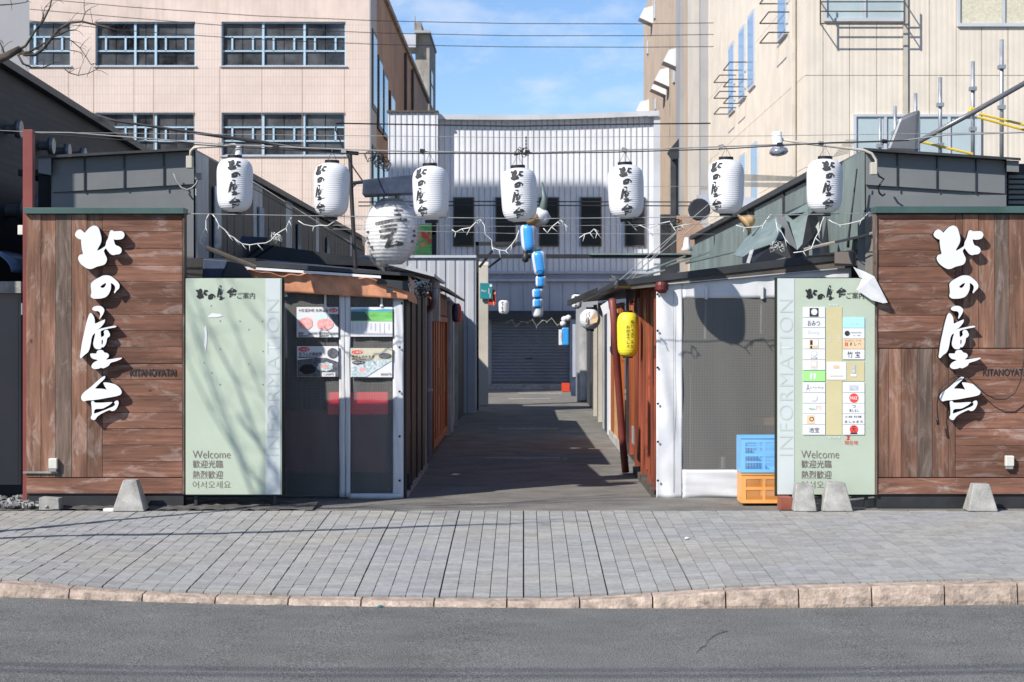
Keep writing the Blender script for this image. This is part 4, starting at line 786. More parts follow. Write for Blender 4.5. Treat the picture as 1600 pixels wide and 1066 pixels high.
# ------------------------------------------------------------------ steel frame across the alley
fr = thing('alley_gantry', 'black steel beam gantry spanning the alley below the windows', 'gantry', (0, 33.2, 0))
MB().box(X(743,33.2), X(748,33.2), 33.17, 33.23, 0, Z(378,33.2)).build('post', M['darktrim'], fr)
MB().box(X(743,33.2), X(820,33.2), 33.17, 33.23, Z(384,33.2), Z(378,33.2)).build('beam', M['darktrim'], fr); MB().box(X(748.2,33.2), X(1100,33.2), 33.17, 33.23, Z(404,33.2), Z(397.5,33.2)).build('beam', M['darktrim'], fr)
MB().box(X(920,33.2), X(1085,33.2), 33.13, 33.168, Z(398.5,33.2), Z(396,33.2)).build('edge_strip', M['green_sheet'], fr)
MB().tube([P(749,418,33.2), P(770,391,33.2)], .025, 4).build('brace', M['darktrim'], fr); MB().tube([P(763,418,33.25), P(782,404,33.25)], .02, 4).build('brace', M['darktrim'], fr)
bell = MB().lathe([(.005,.1),(.04,.08),(.055,0),(.06,-.06),(.02,-.09)], 12, P(821,402,33.1)).build('bell_lamp', M['darktrim'], smooth=True); tag(bell, 'small dark bell shaped lamp hanging from the steel beam', 'lamp')

# ------------------------------------------------------------------ roof boxes over the stalls
DB = 16.35
lbx = thing('roof_unit', 'dark grey metal clad roof housing above the left wooden wall', 'roof housing', (X(200,DB), DB, 1.9))
zl, zr_ = Z(247,DB), Z(233,DB); xl, xr = X(80,DB), X(305,DB)
MB().hexa([(xl,DB,1.6),(xr,DB,1.6),(xr,DB,zr_),(xl,DB,zl)],[(xl,DB+2.5,1.6),(xr,DB+2.5,1.6),(xr,DB+2.5,zr_),(xl,DB+2.5,zl)]).build('housing', M['greybox'], lbx)
MB().hexa([P(60,270,DB-.12),P(80,274,DB-.12),P(80,247,DB-.12),P(60,247,DB-.12)],[P(60,270,DB+2),P(80,274,DB+2),P(80,247,DB+2),P(60,247,DB+2)]).build('overhang', M['greybox'], lbx)
MB().hexa([P(58,247.5,DB-.14),P(308,234,DB-.14),P(308,230.5,DB-.14),P(58,243.5,DB-.14)],[P(58,247.5,DB+2.5),P(308,234,DB+2.5),P(308,230.5,DB+2.5),P(58,243.5,DB+2.5)]).build('roof_edge', M['roof_dark'], lbx)
def face_panels(parent, xs_, top0, top1, bot0, bot1, x0, x1):
    f = lambda x, a, b: a + (b-a)*(x-x0)/(x1-x0)
    for a, b in zip(xs_, xs_[1:]):
        MB().hexa([P(a+.6,f(a,bot0,bot1),DB-.03),P(b-.6,f(b,bot0,bot1),DB-.03),P(b-.6,f(b,top0,top1),DB-.03),P(a+.6,f(a,top0,top1),DB-.03)],[P(a+.6,f(a,bot0,bot1),DB),P(b-.6,f(b,bot0,bot1),DB),P(b-.6,f(b,top0,top1),DB),P(a+.6,f(a,top0,top1),DB)]).build('panel', M['greybox'], parent, bevel=.004)
    for a in xs_[1:-1]: MB().tube([P(a,f(a,top0,top1),DB-.04), P(a,f(a,bot0,bot1)+2,DB-.04)], .007, 4).build('seam', M['roof_dark'], parent)
face_panels(lbx, [81,132,194,256,304], 249, 236, 301, 288, 81, 304)
MB().box(xl+.01, xr-.01, DB-.022, DB, 1.6, Z(303,DB)).build('lower_band', M['greybox'], lbx)
# long upper wall over the left stalls, along the alley
lu = thing('upper_wall', 'dark weathered cladding running back above the left stalls', 'wall', (-2.8, 25, 1.8))
xs_u = X(306, DB)
g = MB(); yq = DB + .0
while yq < 33.5:
    w_ = random.uniform(.35, .8); MB().hexa([(xs_u-.02,yq,1.75),(xs_u+random.uniform(0,.015),yq,1.75),(xs_u,yq,2.93),(xs_u-.02,yq,2.93)],[(xs_u-.02,yq+w_-.01,1.75),(xs_u+.0,yq+w_-.01,1.75),(xs_u,yq+w_-.01,2.93),(xs_u-.02,yq+w_-.01,2.93)]).build('cladding_sheet', M['dark_side' if random.random() < .8 else 'pale_panel'], lu); yq += w_
MB().box(xs_u-2.2, xs_u+.06, DB+2.6, 33.6, 2.93, 2.99).build('roof', M['roof_dark'], lu); MB().box(xs_u-2.0, xs_u-.03, DB+2.6, 33.4, 1.75, 2.925).build('core', M['roof_dark'], lu)
for yq in (17.2, 20.1, 23.5, 27.0): MB().box(xs_u+.016, xs_u+.03, yq, yq+.35, 2.0, 2.7).build('window', M['glass_pale' if yq in (17.2, 20.1) else 'glass'], lu)
# sloped dark roofs below it (over the stall rooms)
lr = thing('stall_roof', 'sagging dark sheet roof below the weathered cladding', 'roof', (-1.9, 24, 2))
MB().hexa([(-2.82,DC+3.3,2.1),(-1.35,19.6,2.05),(-1.35,19.6,2.1),(-2.82,DC+3.3,2.3)],[(-2.82,32,2.05),(-1.35,32,2.02),(-1.35,32,2.06),(-2.82,32,2.3)]).build('sheet', M['roof_dark'], lr)
aw = thing('folded_awning', 'folded dark awning behind the left information board', 'awning', P(340,435,15.8))
MB().hexa([P(316,434,15.75),P(346,434,15.75),P(357,407,15.75),P(318,404,15.75)],[P(316,434,16.0),P(346,434,16.0),P(357,407,16.0),P(318,404,16.0)]).build('cloth', M['navy'], aw, bevel=.01)
MB().hexa([P(346,434,15.7),P(396,434,15.7),P(380,414,15.7),P(357,407,15.7)],[P(346,434,16.0),P(396,434,16.0),P(380,414,16.0),P(357,407,16.0)]).build('side', M['roof_dark'], aw, bevel=.01)
MB().tube([P(322,387,15.9), P(400,418,15.9)], .02, 6).build('arm', M['eave_brown'], aw)
br = thing('bracket_shelf', 'dark bracketed ledge on the cladding above the stall', 'bracket', P(395,375,17.5)); MB().hexa([P(372,381,17.4),P(418,381,17.4),P(418,371,17.4),P(378,369,17.4)],[P(372,381,17.9),P(418,381,17.9),P(418,371,17.9),P(378,369,17.9)]).build('ledge', M['navy'], br)
for a, b in (((386,403),(412,382)),((392,408),(428,384))): MB().tube([P(*a,17.45), P(*b,17.45)], .012, 5).build('strut', M['black'], br)

rbx = thing('roof_unit', 'dark grey metal clad roof housing above the right wooden wall', 'roof housing', (X(1460,DB), DB, 1.9))
zl, zr_ = Z(233,DB), Z(249,DB); xl, xr = X(1351,DB), X(1573,DB)
MB().hexa([(xl,DB,1.6),(xr,DB,1.6),(xr,DB,zr_),(xl,DB,zl)],[(xl,DB+2.5,1.6),(xr,DB+2.5,1.6),(xr,DB+2.5,zr_),(xl,DB+2.5,zl)]).build('housing', M['greybox'], rbx)
MB().hexa([P(1349,235,DB-.14),P(1595,251,DB-.14),P(1595,247,DB-.14),P(1349,231,DB-.14)],[P(1349,235,DB+2.5),P(1595,251,DB+2.5),P(1595,247,DB+2.5),P(1349,231,DB+2.5)]).build('roof_edge', M['roof_dark'], rbx)
MB().hexa([P(1573,268,DB-.1),P(1592,269,DB-.1),P(1592,251.5,DB-.1),P(1573,250.5,DB-.1)],[P(1573,268,DB+2),P(1592,269,DB+2),P(1592,251.5,DB+2),P(1573,250.5,DB+2)]).build('overhang', M['greybox'], rbx)
face_panels(rbx, [1352,1402,1464,1525,1571], 237, 251, 289, 303, 1352, 1571)
MB().box(xl+.01, xr-.01, DB-.022, DB, 1.6, Z(305,DB)).build('lower_band', M['greybox'], rbx)
MB().box(X(1573,16.6), X(1640,16.6), 16.6, 17.4, 1.6, Z(256,16.6)).build('louvre_block', M['roof_dark'], rbx)
for i in range(7): MB().box(X(1575,16.58), X(1640,16.58), 16.56, 16.6, Z(279+8*i,16.58), Z(274+8*i,16.58)).build('louvre', M['greybox'], rbx)
ru = thing('upper_wall', 'pale green sheet cladding running back above the right stalls', 'wall', (2.8, 25, 1.8))
xq = X(1350, DB); yq = DB
i = 0
while yq < 33:
    w_ = random.uniform(.42, .6); MB().box(xq, xq+.02, yq, yq+w_-.012, 1.75, 2.93 - (.0 if yq < 24 else .1)).build('cladding_sheet', M['green_sheet'], ru, bevel=.004); yq += w_
MB().box(xq-.05, xq+2, DB+2.6, 33, 2.94, 3.0).build('roof', M['roof_dark'], ru); MB().box(xq+.03, xq+1.9, DB+2.6, 32.9, 1.75, 2.935).build('core', M['roof_dark'], ru)
for yq in (19.2, 21.3, 24.6): MB().box(xq-.025, xq-.003, yq, yq+.04, 2.0, 2.93).build('downpipe', M['roof_dark'], ru)
MB().hexa([P(1253,389,16.6),P(1345,372,16.6),P(1345,369,16.6),P(1253,386,16.6)],[P(1253,389,16.9),P(1345,372,16.9),P(1345,369,16.9),P(1253,386,16.9)]).build('rail', M['concrete_old'], ru)
# crumpled torn sheets, with black pieces for the shade in their gaps
tm = thing('torn_sheet', 'crumpled green metal sheets torn loose over the right stall', 'metal sheet', P(1240,400,17))
def crumple(pts, tris, m='green_sheet'): MB().add([P(a, b, dd) for a, b, dd in pts], tris).build('sheet', M[m], tm, solid=.006)
crumple([(1160,397,18.6),(1185,360,18.8),(1213,338,18.2),(1226,372,17.2),(1200,386,17.2),(1176,392,17.8)], [(0,1,5),(1,4,5),(1,2,4),(2,3,4)])
crumple([(1226,338,17.2),(1262,318,17.1),(1280,345,16.9),(1264,370,16.6),(1246,391,16.5)], [(0,1,3),(1,2,3),(0,3,4)])
crumple([(1213,338,17.3),(1226,338,17.0),(1246,391,16.5),(1236,383,16.7),(1226,372,16.9)], [(0,1,4),(1,3,4),(1,2,3)], 'greybox')
crumple([(1146,399,18.2),(1166,372,18.6),(1196,346,18.0),(1222,352,16.9),(1210,380,16.7),(1180,390,16.9),(1160,402,17.2)], [(0,1,6),(1,5,6),(1,2,5),(2,4,5),(2,3,4)])
crumple([(1172,404,16.75),(1200,389,16.72),(1226,376,16.7),(1242,398,16.6),(1238,409,16.5),(1176,411,16.55)], [(0,1,5),(1,4,5),(1,2,4),(2,3,4)], 'black')  # black piece painted as the dark inside the hole, no metal sheet
crumple([(1166,411,16.2),(1172,392,16.35),(1178,390,16.35),(1171,412,16.2)], [(0,1,2),(0,2,3)], 'pale_panel')
crumple([(1252,392,16.4),(1262,338,16.75),(1274,326,16.9),(1280,350,16.8),(1270,372,16.5)], [(0,1,4),(1,3,4),(1,2,3)], 'black')  # black piece stands in for shade in the upright gap
crumple([(1224,334,17.4),(1262,317,17.4),(1262,331,17.0),(1234,337,17.0)], [(0,1,2),(0,2,3)], 'roof_dark')
crumple([(1264,371,16.7),(1280,346,16.7),(1281,395,16.6),(1264,404,16.55)], [(0,1,2),(0,2,3)], 'greybox')
crumple([(1180,405,16.9),(1222,398,16.8),(1228,404,16.5),(1196,412,16.5)], [(0,1,2),(0,2,3)], 'greybox')
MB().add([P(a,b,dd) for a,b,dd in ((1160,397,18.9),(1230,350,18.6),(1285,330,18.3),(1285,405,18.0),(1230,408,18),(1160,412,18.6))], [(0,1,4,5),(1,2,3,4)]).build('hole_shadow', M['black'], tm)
sk = thing('small_roof', 'row of small green and rusty roof sheets at the back of the right stalls', 'roof', P(1090,410,24))
for a, b, dd in ((1010,430,27),(1040,412,25),(1075,405,22.5),(1110,402,20.5)): MB().obox(P(a,b,dd), (.5,.6,.02), Matrix.Rotation(R(random.uniform(-25,-10)), 3, 'Y')).build('sheet', M['green_sheet'], sk)
bd = thing('mortar_box', 'brown flat panel box under the torn sheets by the right board', 'box', P(1320,405,15.9)); MB().hexa([P(1304,416,15.8),P(1338,415,15.8),P(1338,393,15.8),P(1304,394,15.8)],[P(1304,416,16),P(1338,415,16),P(1338,393,16),P(1304,394,16)]).build('panel', M['brown_panel'], bd)
t = thing('side_flashing', 'bent grey metal flashing behind the right wooden wall', 'flashing', P(1352,380,15.6))
MB().hexa([P(1340,420,15.6),P(1352,428,15.6),P(1352,341,15.6),P(1340,350,15.6)],[P(1340,420,16),P(1352,428,16),P(1352,341,16),P(1340,350,16)]).build('sheet', M['greybox'], t)
MB().hexa([P(1352,428,15.55),P(1364,440,15.55),P(1366,336,15.55),P(1352,341,15.55)],[P(1352,428,16),P(1364,440,16),P(1366,336,16),P(1352,341,16)]).build('sheet', M['concrete_old'], t)
MB().tube([P(1256,390,15.7), P(1340,371,15.6), P(1368,363,15.5)], .012, 5).build('rail', M['concrete_old'], t)

# ------------------------------------------------------------------ lanterns
def lan_r(z, h, r): t = max(-1, min(1, 2*z/h)); return max(r*.38, r*(max(0, 1-abs(t)**5))**(1/2.7)*(1+.035*t))
def lantern_mesh(h, r, ribs, n=40, m='lantern', name='lantern'):
    pr = []; N_ = ribs*4
    for i in range(N_+1):
        z = -h/2 + h*i/N_; pr.append((lan_r(z, h, r) + .0011*math.cos(2*math.pi*i/4)*(r/.14), z))
    return MB().lathe(pr, n).mesh(name, M[m], True)
LH, LR = .432, .143
lan_me = lantern_mesh(LH, LR, 26)
top_me = MB().lathe([(.05,-.01),(.058,-.01),(.058,.022),(.05,.022)], 24).mesh('top_ring', M['black'], False); bot_me = MB().lathe([(.045,.015),(.053,.015),(.053,-.022),(.045,-.022)], 24).mesh('bottom_ring', M['black'], False)
def wrap_mesh(loops, cx, cy, s, h, r, zoff=0.0, lift=.0022):
    me = fill_mesh([[((x-cx)*s, -(y-cy)*s) for x, y in l] for l in loops]); bm = bmesh.new(); bm.from_mesh(me)
    a, b, c, d_ = bounds(me)
    for k_ in range(1, 24):
        for co, no in (((a+(b-a)*k_/24,0,0),(1,0,0)), ((0,0,c+(d_-c)*k_/24),(0,0,1))):
            bmesh.ops.bisect_plane(bm, geom=bm.verts[:]+bm.edges[:]+bm.faces[:], plane_co=co, plane_no=no)
    for v in bm.verts:
        x, z = v.co.x, v.co.z + zoff; rr = lan_r(z, h, r) + lift; th = x/r; v.co = (rr*math.sin(th), -rr*math.cos(th), z)
    bm.to_mesh(me); bm.free(); return me
glyphs = [l for k_ in ('kita', 'no', 'ya', 'tai') for l in G[k_]]
let_me = wrap_mesh([[(165+(x-165)*1.22, y) for x, y in l] for l in glyphs], 165, 505, .39/304, LH, LR); let_me.materials.append(M['inkgrey'])
DL = 15.36
first = None
for i, (px, py, yaw, tilt, side) in enumerate(((367,289.5,10,0,'on the wire end beside the dark housing'), (518,297,-33,1.5,'left of the large wrapped lantern'), (673,302,-28,-2,'right beside the large wrapped lantern'), (811,305,-1,-2.5,'in front of the blue lantern string'), (978,300,1,-2,'over the yellow lantern'), (1134.5,292,-39,0,'in front of the cream building'), (1288.5,291,7,1,'above the torn green sheets'))):
    lab = 'white paper lantern with black brush writing hanging ' + side
    if first is None:
        root = thing('paper_lantern', lab, 'lantern', group='white lanterns on the street wire'); first = root
        link('paper_shade', lan_me, root, local=True); link('lettering', let_me, root, local=True)
        o = link('top_ring', top_me, root, local=True); o.location.z = LH/2; o = link('bottom_ring', bot_me, root, local=True); o.location.z = -LH/2
        MB().tube([(-.045,0,LH/2+.02),(0,0,LH/2+.1),(.045,0,LH/2+.02)], .002, 4).build('hanger', M['cable'], root, local=True)
    else:
        root = copy_tree(first); root['label'] = lab
    root.location = P(px, py, DL); root.rotation_euler = (0, R(tilt), R(yaw))
# the big lantern in its plastic bag
BL = 16.45
bg_ = thing('big_lantern', 'large round lantern wrapped in clear plastic over the left stall', 'lantern', P(612,362,BL))
bh, brr = .56, .225
pr = [(max(.09, brr*math.sqrt(max(0, 1-(2*(-bh/2+bh*i/72)/bh)**2*.86))) + .0028*math.cos(2*math.pi*i/4), -bh/2+bh*i/72) for i in range(73)]
MB().lathe(pr, 44).build('paper_shade', M['lantern'], bg_, smooth=True, local=True)
def big_r(z): return max(.09, brr*math.sqrt(max(0, 1-(2*z/bh)**2*.86))) + .005
def strokes(lst):
    loops = []
    for pts, w_ in lst:
        up = []; dn = []
        for i, p in enumerate(pts):
            a = Vector(pts[max(0, i-1)]); b = Vector(pts[min(len(pts)-1, i+1)]); t_ = (b-a).normalized(); nn = Vector((-t_.y, t_.x))*w_
            up.append(tuple(Vector(p)+nn)); dn.append(tuple(Vector(p)-nn))
        loops.append(up + dn[::-1])
    return loops
sk_ = strokes([([(618,331),(631,330.5)],1.5), ([(618,338),(629,337.5)],1.6), ([(589,352),(598,350),(620,346),(638,345.5)],2.5), ([(597,356.5),(610,355),(623,353.5)],1.6), ([(595,363.5),(610,361),(621,360)],2.3)]) + [[(621,358),(624,359),(615,371),(617,374),(612,385),(626,381.5),(620,379.5),(622,377.5),(633,381),(632,385),(605,389.5),(603,388),(610,373),(601,375),(596,373),(598,369),(604,370),(612,367)]]
me = fill_mesh([[(X(x,BL)-bg_.location.x, Z(y,BL)-bg_.location.z) for x, y in l] for l in sk_], smooth_loops=False); bm = bmesh.new(); bm.from_mesh(me); a, b, c, d_ = bounds(me)
for k_ in range(1, 20):
    for co, no in (((a+(b-a)*k_/20,0,0),(1,0,0)), ((0,0,c+(d_-c)*k_/20),(0,0,1))): bmesh.ops.bisect_plane(bm, geom=bm.verts[:]+bm.edges[:]+bm.faces[:], plane_co=co, plane_no=no)
for v in bm.verts: rr = big_r(v.co.z); v.co.y = -math.sqrt(max(.0001, rr*rr - v.co.x**2))
bm.to_mesh(me); bm.free(); me.materials.append(M['inkgrey']); link('lettering', me, bg_, local=True)
for sx, zz in ((-.85,-.01),(-.9,-.06),(-.88,-.1),(-.8,-.14),(.86,0),(.88,-.04),(.84,-.09)):
    rr = big_r(zz); x_ = rr*sx; MB().obox((x_, -math.sqrt(max(0, rr*rr-x_*x_))-.002, zz), (.03,.006,.02), Matrix.Rotation(math.asin(max(-1,min(1,sx)))*1.0, 3, 'Z')).build('lettering', M['inkgrey'], bg_, local=True)
pr = [(.07,.33),(.1,.30),(.17,.24),(.235,.12),(.25,0),(.24,-.1),(.2,-.2),(.15,-.28),(.1,-.33),(.05,-.35)]
g = MB(); g.grid(lambda u, v: (lambda rr, z, th: (rr*math.cos(th), rr*math.sin(th), z))(
    (pr[int(v*8.999)][0] + (pr[min(9,int(v*8.999)+1)][0]-pr[int(v*8.999)][0])*(v*8.999-int(v*8.999)))*(1+.05*math.sin(u*2*math.pi*11+v*5)), pr[int(v*8.999)][1] + (pr[min(9,int(v*8.999)+1)][1]-pr[int(v*8.999)][1])*(v*8.999-int(v*8.999)), u*2*math.pi), 66, 36)
g.build('plastic_bag', M['plastic'], bg_, smooth=True, local=True)
MB().lathe([(.055,-.01),(.06,-.01),(.06,.02)], 20, (0,0,-.34)).build('bottom_ring', M['black'], bg_, local=True)
hd = thing('lantern_hood', 'flaking dark blue beam holding the large wrapped lantern', 'bracket', P(610,290,15.85))
MB().hexa([P(566,304,16.2),P(648,302,16.2),P(647,272,16.2),P(567,281,16.2)],[P(570,309,16.7),P(648,305,16.7),P(648,276,16.7),P(570,286,16.7)]).build('beam', M['navy'], hd, bevel=.006)
MB().tube([P(547,287,16.4), P(570,284,16.4)], .016, 6).tube([P(548,296,16.4), P(556,288,16.4)], .006, 5).build('arm', M['darktrim'], hd)
MB().tube([P(621,306,16.45), P(620,314,16.45)], .02, 8).build('neck', M['trim_grey'], hd)
MB().tube([P(547,240,16.4), P(549,300,16.4), P(556,430,16.4)], .018, 8).build('pole', M['darktrim'], hd)
# yellow lantern, round lantern, small far lanterns, blue string
def small_lantern(name, label, px, py, d_, h, r, m, group=None, ribs=18, tilt=0):
    root = thing(name, label, 'lantern', P(px, py, d_), group); link('paper_shade', lantern_mesh(h, r, ribs, 28, m, 'paper_shade'), root, local=True)
    for s_, nm in ((1, 'top_ring'), (-1, 'bottom_ring')): MB().lathe([(r*.42,-.006),(r*.46,-.006),(r*.46,.014),(r*.42,.014)], 16, (0,0,s_*h/2)).build(nm, M['black'], root, local=True)
    root.rotation_euler.y = R(tilt); return root
dy = 18.0
yl = small_lantern('yellow_lantern', 'yellow lantern with vertical black writing by the leaning downpipe', 981, 523, dy, .425, .101, 'yellow_lantern')
MB().tube([(-.06,0,.21),(-.05,0,.28),(.055,0,.28),(.06,0,.21)], .004, 5).build('hanger', M['cable'], yl, local=True)
def vtext(s, x, z0, size, parent, r, h, m='ink', step=1.05):
    for i, ch in enumerate(s):
        me = text_mesh(ch, size); 
        if not me.vertices: continue
        a, b, c, d2 = bounds(me)
        for v in me.vertices:
            xx = x + v.co.x - (a+b)/2; zz = z0 - i*size*step + v.co.z - d2; rr = lan_r(zz, h, r) + .003; v.co = (rr*math.sin(xx/r), -rr*math.cos(xx/r), zz)
        me.materials.append(M[m]); link('lettering', me, parent, local=True)
vtext('角ハイボールが', .036, .135, .036, yl, .101, .425); vtext('お好きでしょ', -.004, .085, .034, yl, .101, .425)
rl = thing('round_lantern', 'round white lantern with black writing and a yellow paper flap', 'lantern', P(922,499,21.5))
rr0 = .116; MB().lathe([(max(.035, rr0*math.sqrt(max(0,1-(t_*.96)**2)))+.001*math.cos(i*math.pi/2), rr0*t_) for i, t_ in enumerate([-1+2*j/48 for j in range(49)])], 32).build('paper_shade', M['lantern'], rl, smooth=True, local=True)
MB().lathe([(.04,-.02),(.045,-.02),(.045,.01)], 16, (0,0,-rr0)).build('bottom_ring', M['black'], rl, local=True); MB().lathe([(.04,-.01),(.045,-.01),(.045,.02)], 16, (0,0,rr0)).build('top_ring', M['black'], rl, local=True)
for ch, z0 in (('バ',.055),('ル',.0),('ス',-.05)):
    me = text_mesh(ch, .06, offset=.001); a, b, c, d2 = bounds(me)
    for v in me.vertices: xx = v.co.x-(a+b)/2-.03; zz = z0+v.co.z-(c+d2)/2; q = math.sqrt(max(.0001, rr0**2-zz*zz))+.004; v.co = (q*math.sin(xx/q), -q*math.cos(xx/q), zz)
    me.materials.append(M['ink']); link('lettering', me, rl, local=True)
MB().add([(.055,-.15,.09),(-.01,-.155,-.01),(.0,-.16,-.055),(.07,-.15,-.035),(.085,-.14,.02)], [(0,1,2,3,4)]).build('paper_flap', M['card_peach'], rl, local=True, solid=.002)
t = thing('menu_sheet', 'tilted white menu sheet hung beside the round lantern', 'sheet', P(946,482,20.5)); MB().hexa([P(938,478,20.5),P(950,470,20.5),P(952,487,20.5),P(943,493,20.5)],[P(938,478,20.53),P(950,470,20.53),P(952,487,20.53),P(943,493,20.53)]).build('sheet', M['paper'], t)
for px, py, d_, lab in ((787,480,40,'small white lantern hanging beside the red sign'), (901,471,30,'small white lantern half behind the right eave')):
    r_ = small_lantern('small_lantern', lab, px, py, d_, .29 if d_ > 35 else .22, .105 if d_ > 35 else .08, 'lantern', ribs=10); 
    me = wrap_mesh(glyphs, 165+25, 505, (.24 if d_ > 35 else .18)/304, .29, .105 if d_ > 35 else .08); me.materials.append(M['ink']); link('lettering', me, r_, local=True)
bl_pts = [(826,372,20.0,.30,.085,-4,'blue_lantern','topmost large one below the street lantern'),(843,412,22.5,.30,.085,-8,'blue_lantern','second one, tilted, with white sides'),(845,440,25,.16,.07,0,'blue_lantern','short one under the tilted lantern'),(840,459,29,.15,.085,0,'blue_lantern','third from the bottom of the string'),(840,474,31,.15,.085,0,'blue_lantern','second from the bottom of the string'),(840,486,34,.24,.1,0,'lantern','white one with black writing at the bottom')]
for px, py, d_, h_, r_, tl, m_, wh_ in bl_pts:
    sl_ = small_lantern('string_lantern', ('blue lantern in the hanging string, ' if m_ == 'blue_lantern' else 'lantern in the hanging string, ') + wh_, px, py, d_, h_, r_, m_, 'lanterns strung along the alley', 12, tl)
    if m_ == 'blue_lantern':
        for a0, a1 in ((-1.1, -.62), (.55, 1.35)):
            MB().grid(lambda u, v: ((lan_r(h_*(v-.5)*.94, h_, r_)+.003)*math.sin(a0+(a1-a0)*u), -(lan_r(h_*(v-.5)*.94, h_, r_)+.003)*math.cos(a0+(a1-a0)*u), h_*(v-.5)*.94), 6, 16).build('white_side', M['vinyl'], sl_, smooth=True, local=True)
# white/orange cloth bundle and white sides of the string
cb_ = thing('cloth_bundle', 'white and ochre cloth bundle knotted above the blue lanterns', 'bundle', P(838,340,19.5))
bm = bmesh.new(); bmesh.ops.create_icosphere(bm, subdivisions=3, radius=.12)
for v in bm.verts: v.co = Vector((v.co.x*1.15+.05*v.co.z, v.co.y*.8, v.co.z*.8))*(1+.13*math.sin(v.co.x*60)*math.cos(v.co.z*50))
me = bpy.data.meshes.new('cloth'); bm.to_mesh(me); bm.free(); me.materials.append(M['vinyl']); [setattr(p, 'use_smooth', True) for p in me.polygons]; o = link('cloth', me, cb_, local=True)
MB().lathe([(.03,-.07),(.075,-.04),(.085,.0),(.07,.04),(.02,.06)], 14, (-.05,-.06,-.01)).build('ochre_patch', M['pale_wood'], cb_, smooth=True, local=True)
MB().tube([(.06,0,.05),(.085,0,.2),(.06,.02,.36)], .045, 8, r1=.01).build('green_tail', M['green_sheet'], cb_, smooth=True, local=True)
bl2 = thing('blue_box_lantern', 'blue square lantern with white face under the right alley eave', 'lantern', P(883,526,30)); MB().box(-.05,.06,-.05,.05,-.14,.14).build('body', M['blue_lantern'], bl2, local=True, bevel=.02); MB().box(-.1,-.051,-.05,.04,-.13,.11).build('face', M['paper'], bl2, local=True); put_text('そば', (876,879,519,533), 29.94, M['navy'], bl2)
t = thing('wall_lamp_cluster', 'pair of small round lamps under the right alley eave', 'lamp', P(885,503,31))
for a, b in ((882,499),(880,506),(888,497)): MB().lathe([(.01,.05),(.045,.03),(.055,0),(.04,-.035),(.01,-.05)], 12, P(a,b,31)).build('globe', M['lantern'], t, smooth=True)

# ------------------------------------------------------------------ cables and string lights
def sag(pts, d_, r, m, label, n=8):
    g = MB(); out = []
    for (a, b), (c, e) in zip(pts, pts[1:]):
        for i in range(n): t_ = i/n; out.append(P(a+(c-a)*t_, b+(e-b)*t_ + 0, d_))
    out.append(P(*pts[-1], d_)); o = g.tube(out, r, 5).build('overhead_cable', M[m], smooth=True); tag(o, label, 'cable', 'overhead cables'); return o
cl = [('uppermost',[(60,-2),(200,11),(400,25),(600,33),(800,37),(1000,37.5),(1115,36)]),('middle',[(40,14),(200,28),(400,44),(600,52),(800,56),(1000,56),(1115,54)]),('lowest',[(40,32),(200,48),(400,62),(600,70),(800,73.5),(1000,74),(1115,73)])]
for nm, pts in cl: sag(pts, 57, .011, 'cable', nm + ' of the three power lines crossing the sky', 4)
sag([(525,194),(530,193),(800,197.5),(1000,194),(1110,193)], 40, .016, 'cable', 'black cable across the warehouse top')
sag([(-20,203),(60,207),(400,210.5),(800,215),(1200,212.5),(1640,206)], 15.5, .0028, 'cable_grey', 'thin pale wire above the lantern cables')
sag([(55,207),(110,207.5),(350,226),(520,233),(640,237),(820,239),(1000,234),(1220,226),(1400,221),(1480,211),(1640,206)], 15.4, .006, 'cable_grey', 'grey cable carrying the row of white lanterns')
sag([(55,208),(180,218),(350,229),(540,240),(700,240),(820,240.5),(960,238),(1130,233),(1300,223),(1420,219.5)], 15.37, .005, 'cable', 'black cable twisted along the lantern cable')
g = MB(); q = [P(a, b, dd) for a, b, dd in ((120,170,29),(180,189,24),(300,207,18),(400,221,15.6),(470,232,15.45),(560,240,15.4))]; tag(g.tube(q, .016, 6).build('service_cable', M['cable'], smooth=True), 'thick black service cable descending from the dark roof', 'cable')
sag([(285,334),(560,338.5),(830,342),(1100,339),(1370,333)], 15.3, .0035, 'cable_grey', 'pale wire strung just below the white lanterns')
for yy_, dd, r_, lab in ((315,44,.014,'upper of two black cables in front of the windows'),(321,44,.014,'lower of two black cables in front of the windows')): sag([(560,yy_+1),(760,yy_),(1100,yy_+1)], dd, r_, 'cable', lab)
for y0, y1, dd, lab in ((352,350,22,'thin wire across the alley level with the window tops'),(358,366,21,'thin wire across the alley below the lanterns'),(290,291,30,'thin wire across the warehouse wall')): sag([(520,y0),(800,(y0+y1)/2+3),(1120,y1)], dd, .0032, 'cable_grey', lab)
for i, (a, b, dd, e) in enumerate((((376,272),(562,388),16.5,'sloping wire over the left stall roof'),((381,286),(566,392),16.5,'lower sloping wire over the left stall roof'),((960,445),(1130,300),17.5,'wire rising from the right eave to the cream building'),((975,440),(1140,310),17.6,'second wire rising from the right eave'),((985,438),(1075,345),18,'short slanting wire over the right eave'))): sag([a, b], dd, .004, 'cable_grey' if i != 1 else 'cable', e)
sag([(525,197),(524,203),(532,222),(552,262),(566,282)], 15.9, .006, 'cable', 'black cable dropping to the large lantern beam', 5)
cp_ = [(345,226),(430,229),(537,236),(660,236),(824,238),(975,234),(1127,229),(1218,226),(1283,224),(1382,221)]
clamp_at = dict(zip(cp_, ('left of the first lantern', 'between the first and second lantern', 'right of the second lantern', 'over the large wrapped lantern', 'at the short chain', 'over the yellow lantern', 'over the lantern before the cream building', 'beside the reflector bulb', 'over the lantern above the torn sheets', 'by the curved lamp arm')))
